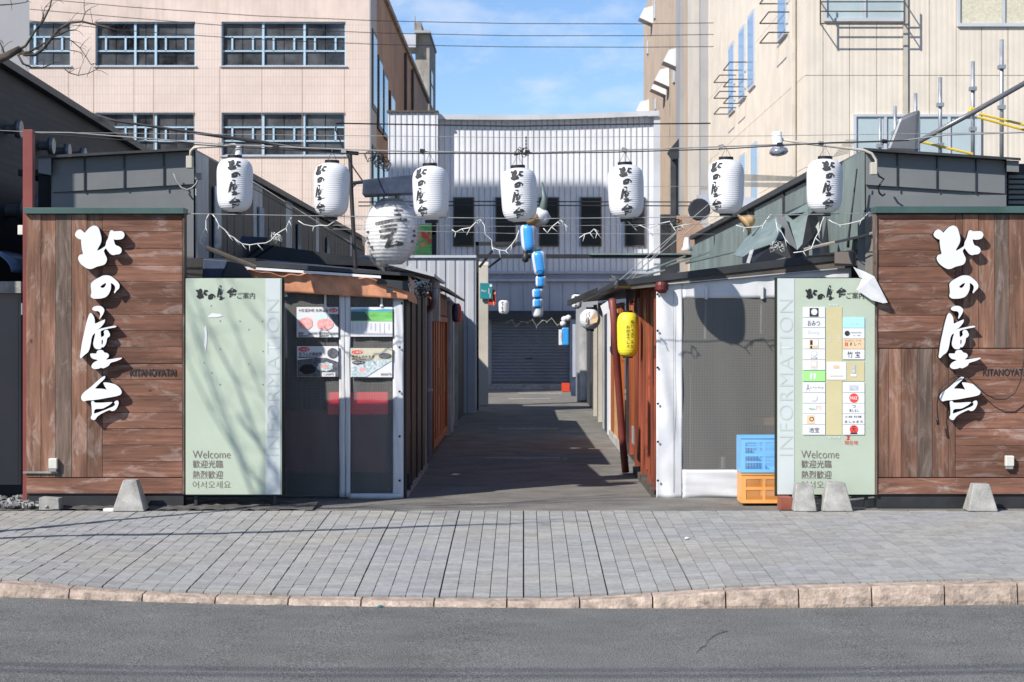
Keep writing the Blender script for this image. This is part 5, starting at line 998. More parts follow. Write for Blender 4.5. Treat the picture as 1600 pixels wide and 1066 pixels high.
for a, b in cp_:
    t = MB().obox(P(a,b,15.39), (.04,.025,.03), Matrix.Rotation(R(random.uniform(-20,20)), 3, 'Y')).tube([P(a,b,15.39), P(a+random.uniform(-4,4),b+6,15.38), P(a+random.uniform(-6,6),b+3,15.38)], .003, 4).build('cable_clamp', M['cable_grey' if a % 2 else 'cable'])
    tag(t, 'small clamp on the lantern cable ' + clamp_at[(a, b)], 'clamp', 'cable clamps')
for (lx, ly), a in zip(((367,289.5),(518,297),(673,302),(811,305),(978,300),(1134.5,292),(1288.5,291)), (226,234,237,239,234.5,229,224)):
    tag(MB().tube([P(lx,ly-44,DL), P(lx+1,a,15.4)], .002, 4).build('hanging_wire', M['cable_grey']), 'thin wire holding the white lantern ' + ('beside the dark housing', 'left of the wrapped lantern', 'right of the wrapped lantern', 'before the blue string', 'above the yellow lantern', 'before the cream building', 'above the torn sheets')[int((lx-300)//150)], 'wire', 'lantern hanging wires')
g = MB(); ch = [P(822,215+2.6*i,15.38) for i in range(11)]
for i, p in enumerate(ch): g.obox(p, (.012,.006,.017), Matrix.Rotation(R(90*(i%2)), 3, 'Z'))
tag(g.build('chain', M['cable']), 'short black chain above the central lantern', 'chain')
# cable tangles
def tangle(px, py, d_, n, s, m, label):
    g = MB()
    for i in range(n):
        p = P(px + random.uniform(-s,s), py + random.uniform(-s,s)*.6, d_); pts = []
        for j in range(8): a = j*.9 + random.random(); pts.append(p + Vector((math.cos(a)*s*.003, random.uniform(-.03,.03), math.sin(a)*s*.003 + random.uniform(-.02,.02))))
        g.tube(pts, .0035, 4)
    tag(g.build('cable_tangle', M[m], smooth=True), label, 'cable')
tangle(590,250,15.6,12,14,'cable','black cable tangle at the corner of the tan wall'); tangle(655,447,15.9,9,12,'cable_white','white cable loops at the stall roof corner'); tangle(662,455,15.85,12,10,'cable','black cables bunched at the stall roof corner')
tangle(815,240,15.4,6,8,'cable','small knot of cable above the central lantern'); tangle(432,372,16.2,12,6,'cable_white','bundle of white cable on the left cladding'); tangle(1050,350,22,14,14,'cable','tangle of black cables on the back wall'); tangle(960,440,18.6,8,8,'cable_grey','grey cable loops on the right eave corner'); tangle(1215,385,16.3,7,8,'cable_white','white cable clump under the torn sheet')
def icicle(pts, label, d_=15.33, droop=True):
    g = MB(); w = [P(a, b, d_ + random.uniform(-.02,.02)) for a, b in pts]; g.tube(w, .0042, 5)
    for p in w[1:-1]:
        if random.random() < .75: g.tube([p, p + Vector((random.uniform(-.03,.05), 0, -random.uniform(.02,.06)))], .0032, 4)
    tag(g.build('string_light', M['cable_white'], smooth=True), label, 'string light', 'white string lights under the lanterns')
icicle([(327,334),(322,343),(322,357),(317,362),(314,370),(312,378),(317,383)], 'short white light string hanging beside the first lantern')
icicle([(332,335),(337,341),(342,352),(351,359),(357,367),(365,371),(372,377),(378,381),(390,383),(402,381),(415,380),(423,376),(432,366),(440,361),(447,357),(452,345),(455,340)], 'white light string sagging in front of the left cladding')
icicle([(466,345),(475,351),(490,354),(500,352),(512,353),(523,346)], 'white light string beneath the second lantern')
icicle([(706,359),(712,363),(722,358),(735,356),(745,346),(750,343),(757,352),(758,366),(768,375),(769,387),(780,391),(790,392),(800,382),(807,372),(811,360)], 'white light string zigzagging left of the blue lanterns')
icicle([(849,357),(855,364),(862,355),(872,347),(876,344),(884,352),(885,362)], 'white light string right of the blue lanterns'); icicle([(905,372),(914,366),(922,364),(928,358),(933,364),(940,373)], 'small white light spray over the fourth window'); icicle([(980,345),(990,355),(1000,352),(1012,358),(1030,350),(1046,346),(1052,356),(1065,352),(1085,350)], 'white light string in front of the cream post buildings')
icicle([(1150,352),(1163,356),(1180,355),(1192,353),(1198,343),(1205,335)], 'white light string over the green cladding'); icicle([(1212,343),(1214,355),(1222,364),(1227,374),(1229,386)], 'white light string hanging on the torn sheet'); icicle([(1288,339),(1284,347),(1281,360),(1274,372),(1268,388),(1255,393),(1240,395)], 'white light string below the last lantern'); icicle([(1290,340),(1300,347),(1312,352),(1325,350),(1345,345),(1358,332)], 'white light string running to the right wooden wall')
icicle([(790,505),(800,500),(806,511),(815,502),(825,504),(832,499),(838,510),(848,500),(855,503),(862,497),(870,508),(880,505)], 'faint light string above the roller shutter', 43)
# lamps on arms
def arm_lamp(label, arm, lampc, box, d_):
    t = thing('arm_lamp', label, 'lamp', P(*box, d_)); MB().tube([P(a, b, d_) for a, b in arm], .012, 8).build('arm', M['cream_paint'], t, smooth=True)
    MB().box(X(box[0],d_)-.03, X(box[0],d_)+.02, d_-.03, d_+.05, Z(box[1]+10,d_), Z(box[1]-9,d_)).build('junction_box', M['cream_paint'], t, bevel=.004)
    if lampc:
        a, b, tl = lampc; g = MB(); m = Matrix.Translation(P(a,b,d_)) @ Matrix.Rotation(R(tl), 4, 'Y')
        for prof, nm, mm in (([(.03,.13),(.042,.12),(.044,.02),(.05,0)], 'socket', 'white'), ([(.05,0),(.075,-.02),(.08,-.045),(.06,-.065),(.02,-.075)], 'bulb', 'bulb')):
            o = MB().lathe(prof, 18).build(nm, M[mm], t, smooth=True); o.matrix_basis = m
    return t
arm_lamp('white lamp arm on the dark housing above the left wall', [(297,247),(298,236),(303,231),(312,230),(345,228.5),(366,226),(371,228)], None, (297,253), 16.1)
t = arm_lamp('white curved lamp arm with reflector bulb over the right stalls', [(1369,266),(1369,250),(1362,240),(1350,235),(1300,229),(1250,223),(1222,218)], (1216,230,-6), (1366,263), 15.9)
l1 = thing('spot_lamp', 'white lamp holder on top of the first lantern', 'lamp', P(373,240,15.45)); MB().lathe([(.02,.06),(.022,.05),(.03,-.03),(.036,-.05)], 14).build('socket', M['white'], l1, smooth=True, local=True)
for px, py, d_, lab in ((1073,385,22,'white reflector lamp in front of the brown gable'), (1168,347,18,'wide reflector lamp on the green cladding')):
    t = thing('reflector_lamp', lab, 'lamp', P(px, py, d_)); o = MB().lathe([(.02,.1),(.035,.06),(.04,0),(.075,-.05)], 16).build('socket', M['white' if px < 1100 else 'pale_wood'], t, smooth=True, local=True); t.rotation_euler.y = R(0 if px < 1100 else 55)
    if px > 1100: o.scale = (1.5, 1.5, .7)
t = thing('curved_cable', 'grey cable loop hanging on the left roof housing', 'cable', P(285,285,16.2)); MB().tube([P(a,b,16.25) for a,b in ((271,271),(276,283),(283,293),(292,297),(300,294),(307,287),(311,277))], .008, 6).build('loop', M['cable_grey'], t, smooth=True); MB().box(X(306,16.2), X(316,16.2), 16.15, 16.22, Z(281,16.2), Z(271,16.2)).build('clamp_box', M['cable_grey'], t)
t = thing('curved_cable', 'black hooked cable below the right lamp arm', 'cable', P(1374,290,16.1)); MB().tube([P(a,b,16.15) for a,b in ((1369,268),(1374,276),(1381,280),(1376,287),(1372,293),(1374,302),(1379,306),(1383,303))], .009, 6).build('loop', M['cable'], t, smooth=True)
tag(MB().tube([P(1339,264,16.2),P(1331,330,16.2),P(1326,372,16.2),P(1325,387,16.2)], .006, 6, r1=.012).build('drop_cable', M['cable'], smooth=True), 'black cable dropping down the pale green cladding', 'cable')

# ------------------------------------------------------------------ blocks, crates
def block(px, py, w, h_, top, label, d_=15.02):
    x, s_ = X(px, d_), d_/F; z0 = 0.002; z1 = z0 + h_*s_; b_ = w*s_/2; t_ = top*s_/2
    g = MB().hexa([(x-b_,d_-.12,z0),(x+b_,d_-.12,z0),(x+t_,d_-.06,z1),(x-t_,d_-.06,z1)],[(x-b_,d_+.1,z0),(x+b_,d_+.1,z0),(x+t_,d_+.05,z1),(x-t_,d_+.05,z1)])
    tag(g.build('concrete_block', M['concrete'], bevel=.008), label, 'concrete block', 'tapered concrete blocks at the walls')
block(205,772,50,48,21,'tapered concrete block below the left plank wall letters'); block(1255,773,36,42,26,'tapered concrete block nearest the crates'); block(1305,773,48,44,27,'tapered concrete block beside the one by the crates'); block(1531,773,46,42,25,'tapered concrete block before the right plank wall')
def crate(x0, x1, y0, y1, d_, m, label, pattern):
    t = thing('crate', label, 'crate', P((x0+x1)/2, y1, d_)); a, b, c, e = X(x0,d_), X(x1,d_), Z(y1,d_), Z(y0,d_); mm = M[m]; dp_ = .34; w_ = .012
    MB().box(a, b, d_, d_+dp_, c, c+.012).build('bottom', mm, t)
    for nm, y_ in (('front', d_), ('back', d_+dp_-w_)):
        g = MB(); hh = e-c
        g.box(a+.0, a+.035, y_, y_+w_, c+.012, e); g.box(b-.035, b, y_, y_+w_, c+.012, e); xm = (a+b)/2
        for z0_, z1_ in ((0.012,.03),(hh*.5-.012,hh*.5+.012),(hh-.045,hh)): g.box(a+.035, b-.035, y_, y_+w_, c+z0_, c+z1_)
        g.box(xm-.012, xm+.012, y_+.001, y_+w_-.001, c+.03, e-.045)
        n_ = 11
        for k_ in range(n_):
            for xa, xb_ in ((a+.035, xm-.012),(xm+.012, b-.035)):
                x_ = xa + (xb_-xa)*(k_+.5)/n_
                if pattern == 'bars': g.box(x_-.0022, x_+.0022, y_+.003, y_+w_-.003, c+.03, e-.045)
        if pattern == 'bars':
            for zq in (.3, .72): g.box(a+.035, b-.035, y_+.002, y_+w_-.002, c+hh*zq-.006, c+hh*zq+.006)
        else:
            for (xa, xb_) in ((a+.035, xm-.012),(xm+.012, b-.035)):
                for za, zb in ((.03, hh*.5-.012),(hh*.5+.012, hh-.045)):
                    ww, hh2 = xb_-xa, zb-za; n2 = 9
                    for k_ in range(-n2, n2):
                        for sg_ in (1, -1):
                            t0 = k_/n2; x_a, x_b = t0, t0 + hh2/ww; lo, hi = max(0, x_a), min(1, x_b)
                            if hi - lo < .05: continue
                            p0 = Vector((xa+ww*(lo if sg_ > 0 else 1-lo), y_+w_/2, c+za+(lo-x_a)*ww)); p1 = Vector((xa+ww*(hi if sg_ > 0 else 1-hi), y_+w_/2, c+za+(hi-x_a)*ww)); g.tube([p0, p1], .0024, 4)
        g.build(nm + '_side', mm, t)
    for nm, xa in (('left_side', a), ('right_side', b-w_)): MB().box(xa, xa+w_, d_+w_, d_+dp_-w_, c+.012, e).build(nm, mm, t)
    MB().box(a-.008, b+.008, d_-.006, d_, e-.012, e).box(a-.008, b+.008, d_-.006, d_, c+.004, c+.014).build('rim', mm, t)
crate(1159, 1229, 740, 787, 15.42, 'crate_orange', 'orange lattice crate under the blue crate', 'x'); crate(1158, 1229, 683, 739.3, 15.42, 'crate_blue', 'light blue slatted crate stacked on the orange crate', 'bars')
tag(MB().box(X(1217,15.1), X(1236,15.1), 15.03, 15.2, 0, Z(776,15.1)).build('red_brick', M['brick_red'], bevel=.005), 'red brick under the corner of the map board', 'brick')

# ------------------------------------------------------------------ far left: shed panel, dark building, gray building, tree
bp = thing('brown_shed', 'brown ribbed metal shed door left of the red post', 'shed', (X(10,16), 16, 0)); MB().box(-6, X(33,16), 16.0, 16.3, .12, Z(458,16)).build('panel', M['brown_panel'], bp); MB().box(-6, X(35,16), 15.95, 16.4, Z(458,16), Z(440,16)).build('ledge', M['concrete'], bp); MB().box(-6, X(36,16), 16.05, 16.3, 0, .12).build('base', M['black'], bp); MB().box(X(33,16), X(37,16), 16.02, 16.2, .05, Z(458,16)).build('edge', M['black'], bp); MB().box(X(33.2,15.99), X(35,15.99), 15.985, 16.0, Z(492,16), Z(474,16)).build('hinge', M['trim_grey'], bp)
cv = thing('arched_canopy', 'pale blue arched plastic canopy left of the red post', 'canopy', P(0,420,17)); MB().grid(lambda u, v: (X(-60+78*math.sin(u*1.57),17), 17+1.2*v, Z(425-40*math.cos(u*1.57),17)), 14, 3).build('sheet', M['glass_blue'], cv, smooth=True, solid=.01)
db = thing('dark_building', 'dark brick clad building with round vents and sloping roofline', 'building', (-5.6, 22, 0))
XD = -5.45; g = MB(); g.hexa([(XD,14.8,0),(-9,14.8,0),(-9,14.8,5.0),(XD,14.8,5.0)],[(XD,18.4,0),(-9,18.4,0),(-9,18.4,4.35),(XD,18.4,4.35)]); g.hexa([(XD,18.4,0),(-9,18.4,0),(-9,18.4,4.2),(XD,18.4,4.2)],[(XD,29.5,0),(-9,29.5,0),(-9,29.5,3.86),(XD,29.5,3.86)]); g.build('wall', M['dark_brick'], db)  # front part, out of view, is raised to shade the left roof housing
MB().hexa([(XD+.1,18.0,4.2),(-9,18.0,4.2),(-9,18.0,4.28),(XD+.1,18.0,4.28)],[(XD+.1,29.7,3.83),(-9,29.7,3.83),(-9,29.7,3.91),(XD+.1,29.7,3.91)]).build('roof_edge', M['roof_dark'], db)
for px, py in ((10,202),(62,228),(88,237),(113,243),(10,330),(34,325)):
    yv = XD*F/(px-PX0); zz = Z(py, yv); o = MB().lathe([(.05,0),(.05,.1),(.09,.1),(.1,.13),(.09,.16)], 20).build('vent', M['vent'], db, smooth=False); o.matrix_basis = Matrix.Translation((XD, yv, zz)) @ Matrix.Rotation(R(90), 4, 'Y') @ Matrix.Scale(1.4 if py > 300 else 1.0, 4)
gb = thing('grey_tower', 'plain grey tower block at the left edge', 'building', (-12, 36, 0))
MB().hexa([(-22,34.5,0),(X(46,34.5),34.5,0),(X(46,34.5),34.5,16.9),(-22,34.5,16.9)],[(-22,35.1,0),(X(44,35.1),35.1,0),(X(44,35.1),35.1,16.9),(-22,35.1,16.9)]).build('front_slab', M['grey_wall'], gb)  # made thin and tall to shape the shadow edge on the warehouse
MB().hexa([(-22,35.11,0),(X(42,35.1),35.11,0),(X(42,35.1),35.11,12.2),(-22,35.11,12.2)],[(-22,39,0),(X(30,39),39,0),(X(30,39),39,12.2),(-22,39,12.2)]).build('rear_block', M['grey_wall'], gb)

# ------------------------------------------------------------------ pink building with window bands
DP = 62.0
pk = thing('pink_building', 'pale pink tiled building with bands of blue framed windows', 'building', (-10, DP, 0))
x0, x1, ztop = X(-160,DP), X(577,DP), 13.1
def pkx(px): return X(px, DP)
def pkz(py): return Z(py, DP)
rows_ = [(34,103),(176,243)]
# front wall pieces around the openings, each a wall panel
cols_w = [(-60,110),(149,305),(346,540)]
bands = [(-1000,34,'pink_plain'),(103,176,'pink_tile'),(243,520,'pink_tile')]
for a, b, m in bands:
    MB().box(x0, x1, DP, DP+.3, pkz(b), min(ztop, pkz(a))).build('wall_band', M[m], pk)
for a, b in rows_:
    for c, e in ((-160,-60),(110,149),(305,346),(540,577)): MB().box(pkx(c), pkx(e), DP, DP+.3, pkz(b), pkz(a)).build('pier', M['pink_tile'], pk)
    for c, e in cols_w:
        wd = MB(); wn_ = thing('w', 'x', 'x'); bpy.data.objects.remove(wn_)
        h_ = b-a; ya, yb_ = a+h_*.335, a+h_*.655; tk = 1.1
        for q in (a+tk, ya, yb_, b-tk*.6): wd.box(pkx(c), pkx(e), DP+.1, DP+.2, pkz(q+tk), pkz(q-tk))
        n_ = max(1, round((e-c)/63)); step = (e-c)/n_
        if c == 149: mull = [149,210.5,242.5,305]
        else: mull = [c + step*i for i in range(n_+1)]
        for q in mull: wd.box(pkx(q)-.035, pkx(q)+.035, DP+.09, DP+.21, pkz(b), pkz(a))
        for s0, s1 in zip(mull, mull[1:]):
            w_ = s1-s0
            for q in ((s0+w_*.25, s0+w_*.75) if w_ > 40 else (s0+w_*.5,)): wd.box(pkx(q)-.028, pkx(q)+.028, DP+.1, DP+.2, pkz(yb_), pkz(ya))
        wo = wd.build('window', M['window_frame'], pk)
        for s0, s1 in zip(mull, mull[1:]):
            for (za, zb) in ((a, ya), (ya, yb_), (yb_, b)):
                half = (s0+s1)/2
                for q0, q1 in ((s0, half), (half, s1)):
                    MB().box(pkx(q0)+.012, pkx(q1)-.012, DP+.16+random.uniform(-.01,.01), DP+.18, pkz(zb), pkz(za)).build('pane', M['glass'], wo)
        MB().box(pkx(c), pkx(e), DP+.6, DP+.65, pkz(b), pkz(a)).build('inner_blind', M['grey_in'], wo)
        MB().box(pkx(c)-.05, pkx(e)+.05, DP-.06, DP+.1, pkz(b+2), pkz(b)).build('sill', M['trim_grey'], wo)
for px in (107, 146, 209, 240, 303, 343, 409, 472, 538): MB().box(pkx(px)-.008, pkx(px)+.008, DP-.004, DP+.002, 0, pkz(104)).build('panel_joint', M['tan_side'], pk)
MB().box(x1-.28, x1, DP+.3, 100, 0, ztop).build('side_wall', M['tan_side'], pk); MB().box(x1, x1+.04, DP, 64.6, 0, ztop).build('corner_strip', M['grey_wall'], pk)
MB().box(x0, x1-.3, DP+.7, 100, 0, ztop-.1).build('core', M['dark_in'], pk); MB().box(x0, x1+.12, DP-.1, 100.1, ztop, ztop+.2).build('parapet', M['concrete_old'], pk)
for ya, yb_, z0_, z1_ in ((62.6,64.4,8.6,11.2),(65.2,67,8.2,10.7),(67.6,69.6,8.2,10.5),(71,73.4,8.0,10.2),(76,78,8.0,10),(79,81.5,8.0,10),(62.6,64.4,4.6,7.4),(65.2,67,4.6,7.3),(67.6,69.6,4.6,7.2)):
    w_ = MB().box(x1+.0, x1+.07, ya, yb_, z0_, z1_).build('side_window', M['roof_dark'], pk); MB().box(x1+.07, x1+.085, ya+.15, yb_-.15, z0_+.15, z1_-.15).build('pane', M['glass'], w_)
for y_ in (79.5, 84.5): MB().tube([(x1+.1,y_,0),(x1+.1,y_,12.8)], .07, 6).build('downpipe', M['roof_dark'], pk)
st = thing('stair_tower', 'old concrete stair tower rising behind the pink building', 'building', P(660,300,101))
MB().box(X(649,101), X(671,101), 101, 108, 0, Z(52,101)).build('shaft', M['concrete_old'], st); MB().box(X(648,101), X(659,101), 100.6, 106, Z(52,101), Z(37,101)).build('roof_house', M['concrete_old'], st); MB().box(X(626,101), X(650.5,101), 100.5, 103, Z(76,101), Z(56,101)).build('balcony', M['trim_grey'], st); MB().box(X(648,101), X(673,101), 100.4, 108, Z(54,101), Z(50,101)).build('cornice', M['grey_wall'], st)
for a, b in ((105,125),(130,160)): MB().box(X(671,101), X(671,101)+.05, 102, 104, Z(b,101), Z(a,101)).build('window', M['glass'], st)
MB().tube([P(648.5,50,100.8), P(648.5,25,100.8)], .03, 4).build('aerial', M['cable_grey'], st)

# ------------------------------------------------------------------ cream building on the right, and the tan one behind
DK = 40.0; XC = X(1258, DK)
ck = thing('cream_building', 'cream panelled building with barred windows and a boarded window', 'building', (8, DK, 0))
MB().box(XC+.02, 16, DK+.05, 61, 0, 14).build('core', M['cream_side'], ck)
cx_ = [1258,1286,1327.5,1370,1411,1419,1452,1494,1534,1575,1616,1658,1700]; zr2 = [0, Z(262,DK), Z(118,DK), Z(-28,DK), 14]
for a, b in zip(cx_, cx_[1:]):
    for z0_, z1_ in zip(zr2, zr2[1:]): MB().box(X(a,DK)+.006, X(b,DK)-.006, DK, DK+.05, z0_+.006, z1_-.006).build('panel', M['cream_wall'], ck)
ysd = [DK+.0, 43.5, 47, 50.5, 54, 57.5, 61]
for a, b in zip(ysd, ysd[1:]):
    for z0_, z1_ in zip(zr2, zr2[1:]): MB().box(XC, XC+.02, a+.055, b-.006, z0_+.006, z1_-.006).build('side_panel', M['cream_side'], ck)
def cwin(x0_, x1_, y0_, y1_, npan, gl, fr_='trim_grey', rail=False):
    w_ = MB(); a, b, c, e = X(x0_,DK), X(x1_,DK), Z(y1_,DK), Z(y0_,DK)
    w_.box(a, b, DK-.06, DK-.001, c, c+.07); w_.box(a, b, DK-.06, DK-.001, e-.05, e); w_.box(a, a+.06, DK-.06, DK-.001, c+.07, e-.05); w_.box(b-.06, b, DK-.06, DK-.001, c+.07, e-.05)
    for i in range(1, npan): x_ = a+(b-a)*i/npan; w_.box(x_-.03, x_+.03, DK-.055, DK-.001, c+.07, e-.05)
    o = w_.build('window', M[fr_], ck)
    for i in range(npan): MB().box(a+(b-a)*i/npan+.035, a+(b-a)*(i+1)/npan-.035, DK-.02, DK-.002, c+.07, e-.05).build('pane', M[gl], o)
    if rail:
        g = MB()
        for py in (3, 18, 37): g.tube([P(x0_-5,py,DK-.4), P(x1_-1,py,DK-.4)], .015, 5)
        for px_ in (x0_-5, x1_-1): g.tube([P(px_,-18,DK-.4), P(px_,39,DK-.4)], .018, 5); g.tube([P(px_,37,DK-.4), P(px_,37,DK)], .015, 5); g.tube([P(px_,3,DK-.4), P(px_,3,DK)], .015, 5)
        g.build('railing', M['eave_brown'], o)
cwin(1287, 1414, -30, 34, 2, 'glass_pale', rail=True); cwin(1495, 1640, -30, 42, 2, 'beige'); cwin(1333, 1532, 179, 262, 4, 'glass_pale')
for ya, yb_, za, zb in ((53.2,54.6,7.45,9.4),(50.6,52,7.5,9.45),(48.5,49.9,7.55,9.5),(42.6,44,7.95,9.9),(50.5,51.9,4.2,6.05),(47.8,49.2,4.2,6.1),(53.0,54.4,4.0,5.7)):
    o = MB().box(XC-.05, XC-.001, ya, yb_, za, zb).build('side_window', M['trim_grey'], ck); MB().box(XC-.058, XC-.05, ya+.1, yb_-.1, za+.1, zb-.1).build('pane', M['glass_blue'], o)
for ya in (53.0, 50.4, 42.4):
    g = MB()
    for zz in (7.5, 7.95, 8.4): zz += 0 if ya > 45 else .45; g.tube([(XC,ya,zz),(XC-.45,ya,zz),(XC-.45,ya+1.6,zz),(XC,ya+1.6,zz)], .016, 5)
    g.build('railing', M['darktrim'], ck)
MB().tube([(XC-.06,41.2,0),(XC-.06,41.2,13.8)], .05, 8).build('downpipe', M['cream_paint'], ck); MB().box(X(1411,DK), X(1418,DK), DK-.05, DK-.001, 0, 14).build('pipe_cover', M['cream_paint'], ck)
MB().box(XC-.25, XC+.3, 60.9, 61.4, 0, 14).build('end_pier', M['grey_wall'], ck)
tb = thing('tan_building', 'tan building with white hooded vents behind the warehouse', 'building', (6, 75, 0)); XT = X(1085, 62)
MB().box(XT, XT+.5, 62, 64.5, 0, 16).build('front_pier', M['pale_column'], tb); MB().box(XT+.02, XT+10, 64.5, 88.5, 0, 16).build('side_wall', M['tan_wall'], tb)
MB().box(XT-.12, XT+.02, 66.2, 68, 0, 16).build('pilaster', M['grey_wall'], tb); MB().box(XT+.5, XT+6, 63.5, 64.4, 0, 16).build('stair_recess', M['grey_wall'], tb)
for z0_ in (3, 6.3, 9.3, 12.4): MB().box(XT+.5, XT+1.2, 63.3, 63.49, z0_, z0_+.7).build('landing', M['roof_dark'], tb)
for px, py in ((1012,25),(1053,92),(1038,122),(1032,135),(1006,170)):
    yv = XT*F/(px+6-PX0); zz = Z(py, yv)
    MB().add([(XT+.02,yv-.5,zz+.35),(XT-.35,yv-.5,zz+.25),(XT-.55,yv-.5,zz-.15),(XT+.02,yv-.5,zz-.4),(XT+.02,yv+.5,zz+.35),(XT-.35,yv+.5,zz+.25),(XT-.55,yv+.5,zz-.15),(XT+.02,yv+.5,zz-.4)], [(0,1,2,3),(7,6,5,4),(0,4,5,1),(1,5,6,2),(2,6,7,3),(3,7,4,0)]).build('vent_hood', M['white'], tb)
for px, py0, py1 in ((1023,0,30),(1012,65,85),(1053,105,130),(1024,155,172)): yv = XT*F/(px-PX0); MB().box(XT-.04, XT+.01, yv-.3, yv+.3, Z(py1,yv), Z(py0,yv)).build('slot_window', M['trim_grey'], tb)
MB().box(XT-.02, XT+.03, 72.4, 72.5, 0, 16).build('joint', M['concrete_old'], tb)
# things between the alley and these buildings
gh = thing('brown_gable', 'brown gabled wall end behind the right stalls', 'building', P(1072,380,36)); MB().add([P(a,b,dd) for dd in (36,39) for a,b in ((1057,410),(1103,410),(1103,360),(1085,337),(1057,337))], [(0,1,2,3,4),(9,8,7,6,5),(0,5,6,1),(1,6,7,2),(2,7,8,3),(3,8,9,4),(4,9,5,0)]).build('wall', M['tan_side'], gh)
fl = thing('flue', 'black metal flue pipe with angled cap behind the right stalls', 'flue', P(1055,350,38)); MB().tube([P(1054,410,38), P(1054,235,38)], .085, 8).build('pipe', M['roof_dark'], fl); MB().add([P(a,b,dd) for dd in (37.8,38.2) for a,b in ((1042,240),(1049,250),(1061,247),(1061,216),(1046,234))], [(0,1,2,3,4),(9,8,7,6,5),(0,5,6,1),(1,6,7,2),(2,7,8,3),(3,8,9,4),(4,9,5,0)]).build('cap', M['roof_dark'], fl)
dk = thing('dark_lean_to', 'dark lean-to wall in the gap behind the right eave', 'wall', P(1045,370,39)); MB().box(X(1033,39.2), X(1062,39.2), 39.2, 39.5, 0, Z(335,39.2)).build('wall', M['roof_dark'], dk)
bm_ = thing('roof_beams', 'pair of weathered steel beams across the cream building', 'beam', P(1210,285,30))
MB().hexa([P(1160,283,30),P(1262,283,30),P(1262,277,30),P(1160,272,30)],[P(1160,283,30.2),P(1262,283,30.2),P(1262,277,30.2),P(1160,272,30.2)]).build('beam', M['concrete_old'], bm_); MB().hexa([P(1160,292,30),P(1240,294,30),P(1262,286,30),P(1160,285,30)],[P(1160,292,30.2),P(1240,294,30.2),P(1262,286,30.2),P(1160,285,30.2)]).build('beam', M['concrete_old'], bm_); MB().hexa([P(1160,320,30),P(1205,318,30),P(1205,311,30),P(1160,308,30)],[P(1160,320,30.2),P(1205,318,30.2),P(1205,311,30.2),P(1160,308,30.2)]).build('beam', M['trim_grey'], bm_)
ac = thing('camera_housing', 'blue grey box unit with round dark fan behind a lantern', 'unit', P(1100,310,29)); MB().box(X(1091,29), X(1108,29), 29, 29.3, Z(318,29), Z(304,29)).build('box', M['warehouse_flat'], ac); o = MB().lathe([(.0,0),(.16,0),(.17,.05),(.15,.07)], 18).build('fan', M['roof_dark'], ac); o.matrix_basis = Matrix.Translation(P(1092,328,28.9)) @ Matrix.Rotation(R(90), 4, 'X')
# scaffold, covered thing and AC grille above the right housing
for i, (px, top, d_) in enumerate(((1375,185,26),(1398.5,166,25),(1430.5,146,24),(1469,121,23),(1520,96,22),(1565,62,21))):
    t = thing('scaffold_pole', ['shortest', 'second shortest', 'third shortest', 'third tallest', 'second tallest', 'tallest'][i] + ' galvanised scaffold pole behind the right roof housing', 'pole', P(px, 260, d_), 'scaffold poles'); MB().tube([P(px,262,d_), P(px,top,d_)], .024, 8).build('tube', M['galv'], t, smooth=True)
    for py in (top+42, top+105):
        if py < 240: MB().box(X(px-5,d_), X(px+5,d_), d_-.05, d_+.05, Z(py+4,d_), Z(py-2,d_)).build('coupler', M['galv'], t)
tag(MB().tube([P(1436,221,19.5), P(1520,176,19.5), P(1640,108,19.5)], .027, 8).build('diagonal_pole', M['vent'], smooth=True), 'long grey diagonal scaffold pole over the right housing', 'pole')
for i, (a, b) in enumerate((((1440,222),(1520,241)),((1530,178),(1640,205)),((1527,183),(1640,214)))): tag(MB().tube([P(*a,19.6+.1*i), P(*b,19.6+.1*i)], .013, 6).build('yellow_bar', M['yellow']), ['yellow bar low behind the dark cover', 'upper yellow bar between the tallest poles', 'lower yellow bar between the tallest poles'][i], 'bar', 'yellow scaffold bars')
tag(MB().obox(P(1520,173,21.9), (.09,.08,.07), Matrix.Rotation(R(20), 3, 'Y')).build('yellow_clamp', M['yellow'], bevel=.01), 'yellow clamp on the second tallest scaffold pole', 'clamp')
cvv = thing('covered_unit', 'unit under a dark grey cover standing on the right housing', 'cover', P(1412,235,18)); MB().hexa([P(1384,236,17.9),P(1434,238,17.9),P(1437,171,17.9),P(1404,185,17.9)],[P(1390,236,18.5),P(1436,238,18.5),P(1438,171,18.3),P(1412,180,18.3)]).build('cover', M['vent'], cvv, bevel=.03)
gr = thing('ribbed_hood', 'ribbed grey hood tilted on the green cladding roof', 'hood', P(1322,230,17.5))
for i in range(9): MB().hexa([P(1301+i*2.5,246-i*3.2,17.4),P(1326+i*1.5,240-i*2.5,17.4),P(1326+i*1.5,238.5-i*2.5,17.4),P(1301+i*2.5,244-i*3.2,17.4)],[P(1301+i*2.5,246-i*3.2,17.9),P(1326+i*1.5,240-i*2.5,17.9),P(1326+i*1.5,238.5-i*2.5,17.9),P(1301+i*2.5,244-i*3.2,17.9)]).build('rib', M['concrete_old'], gr)

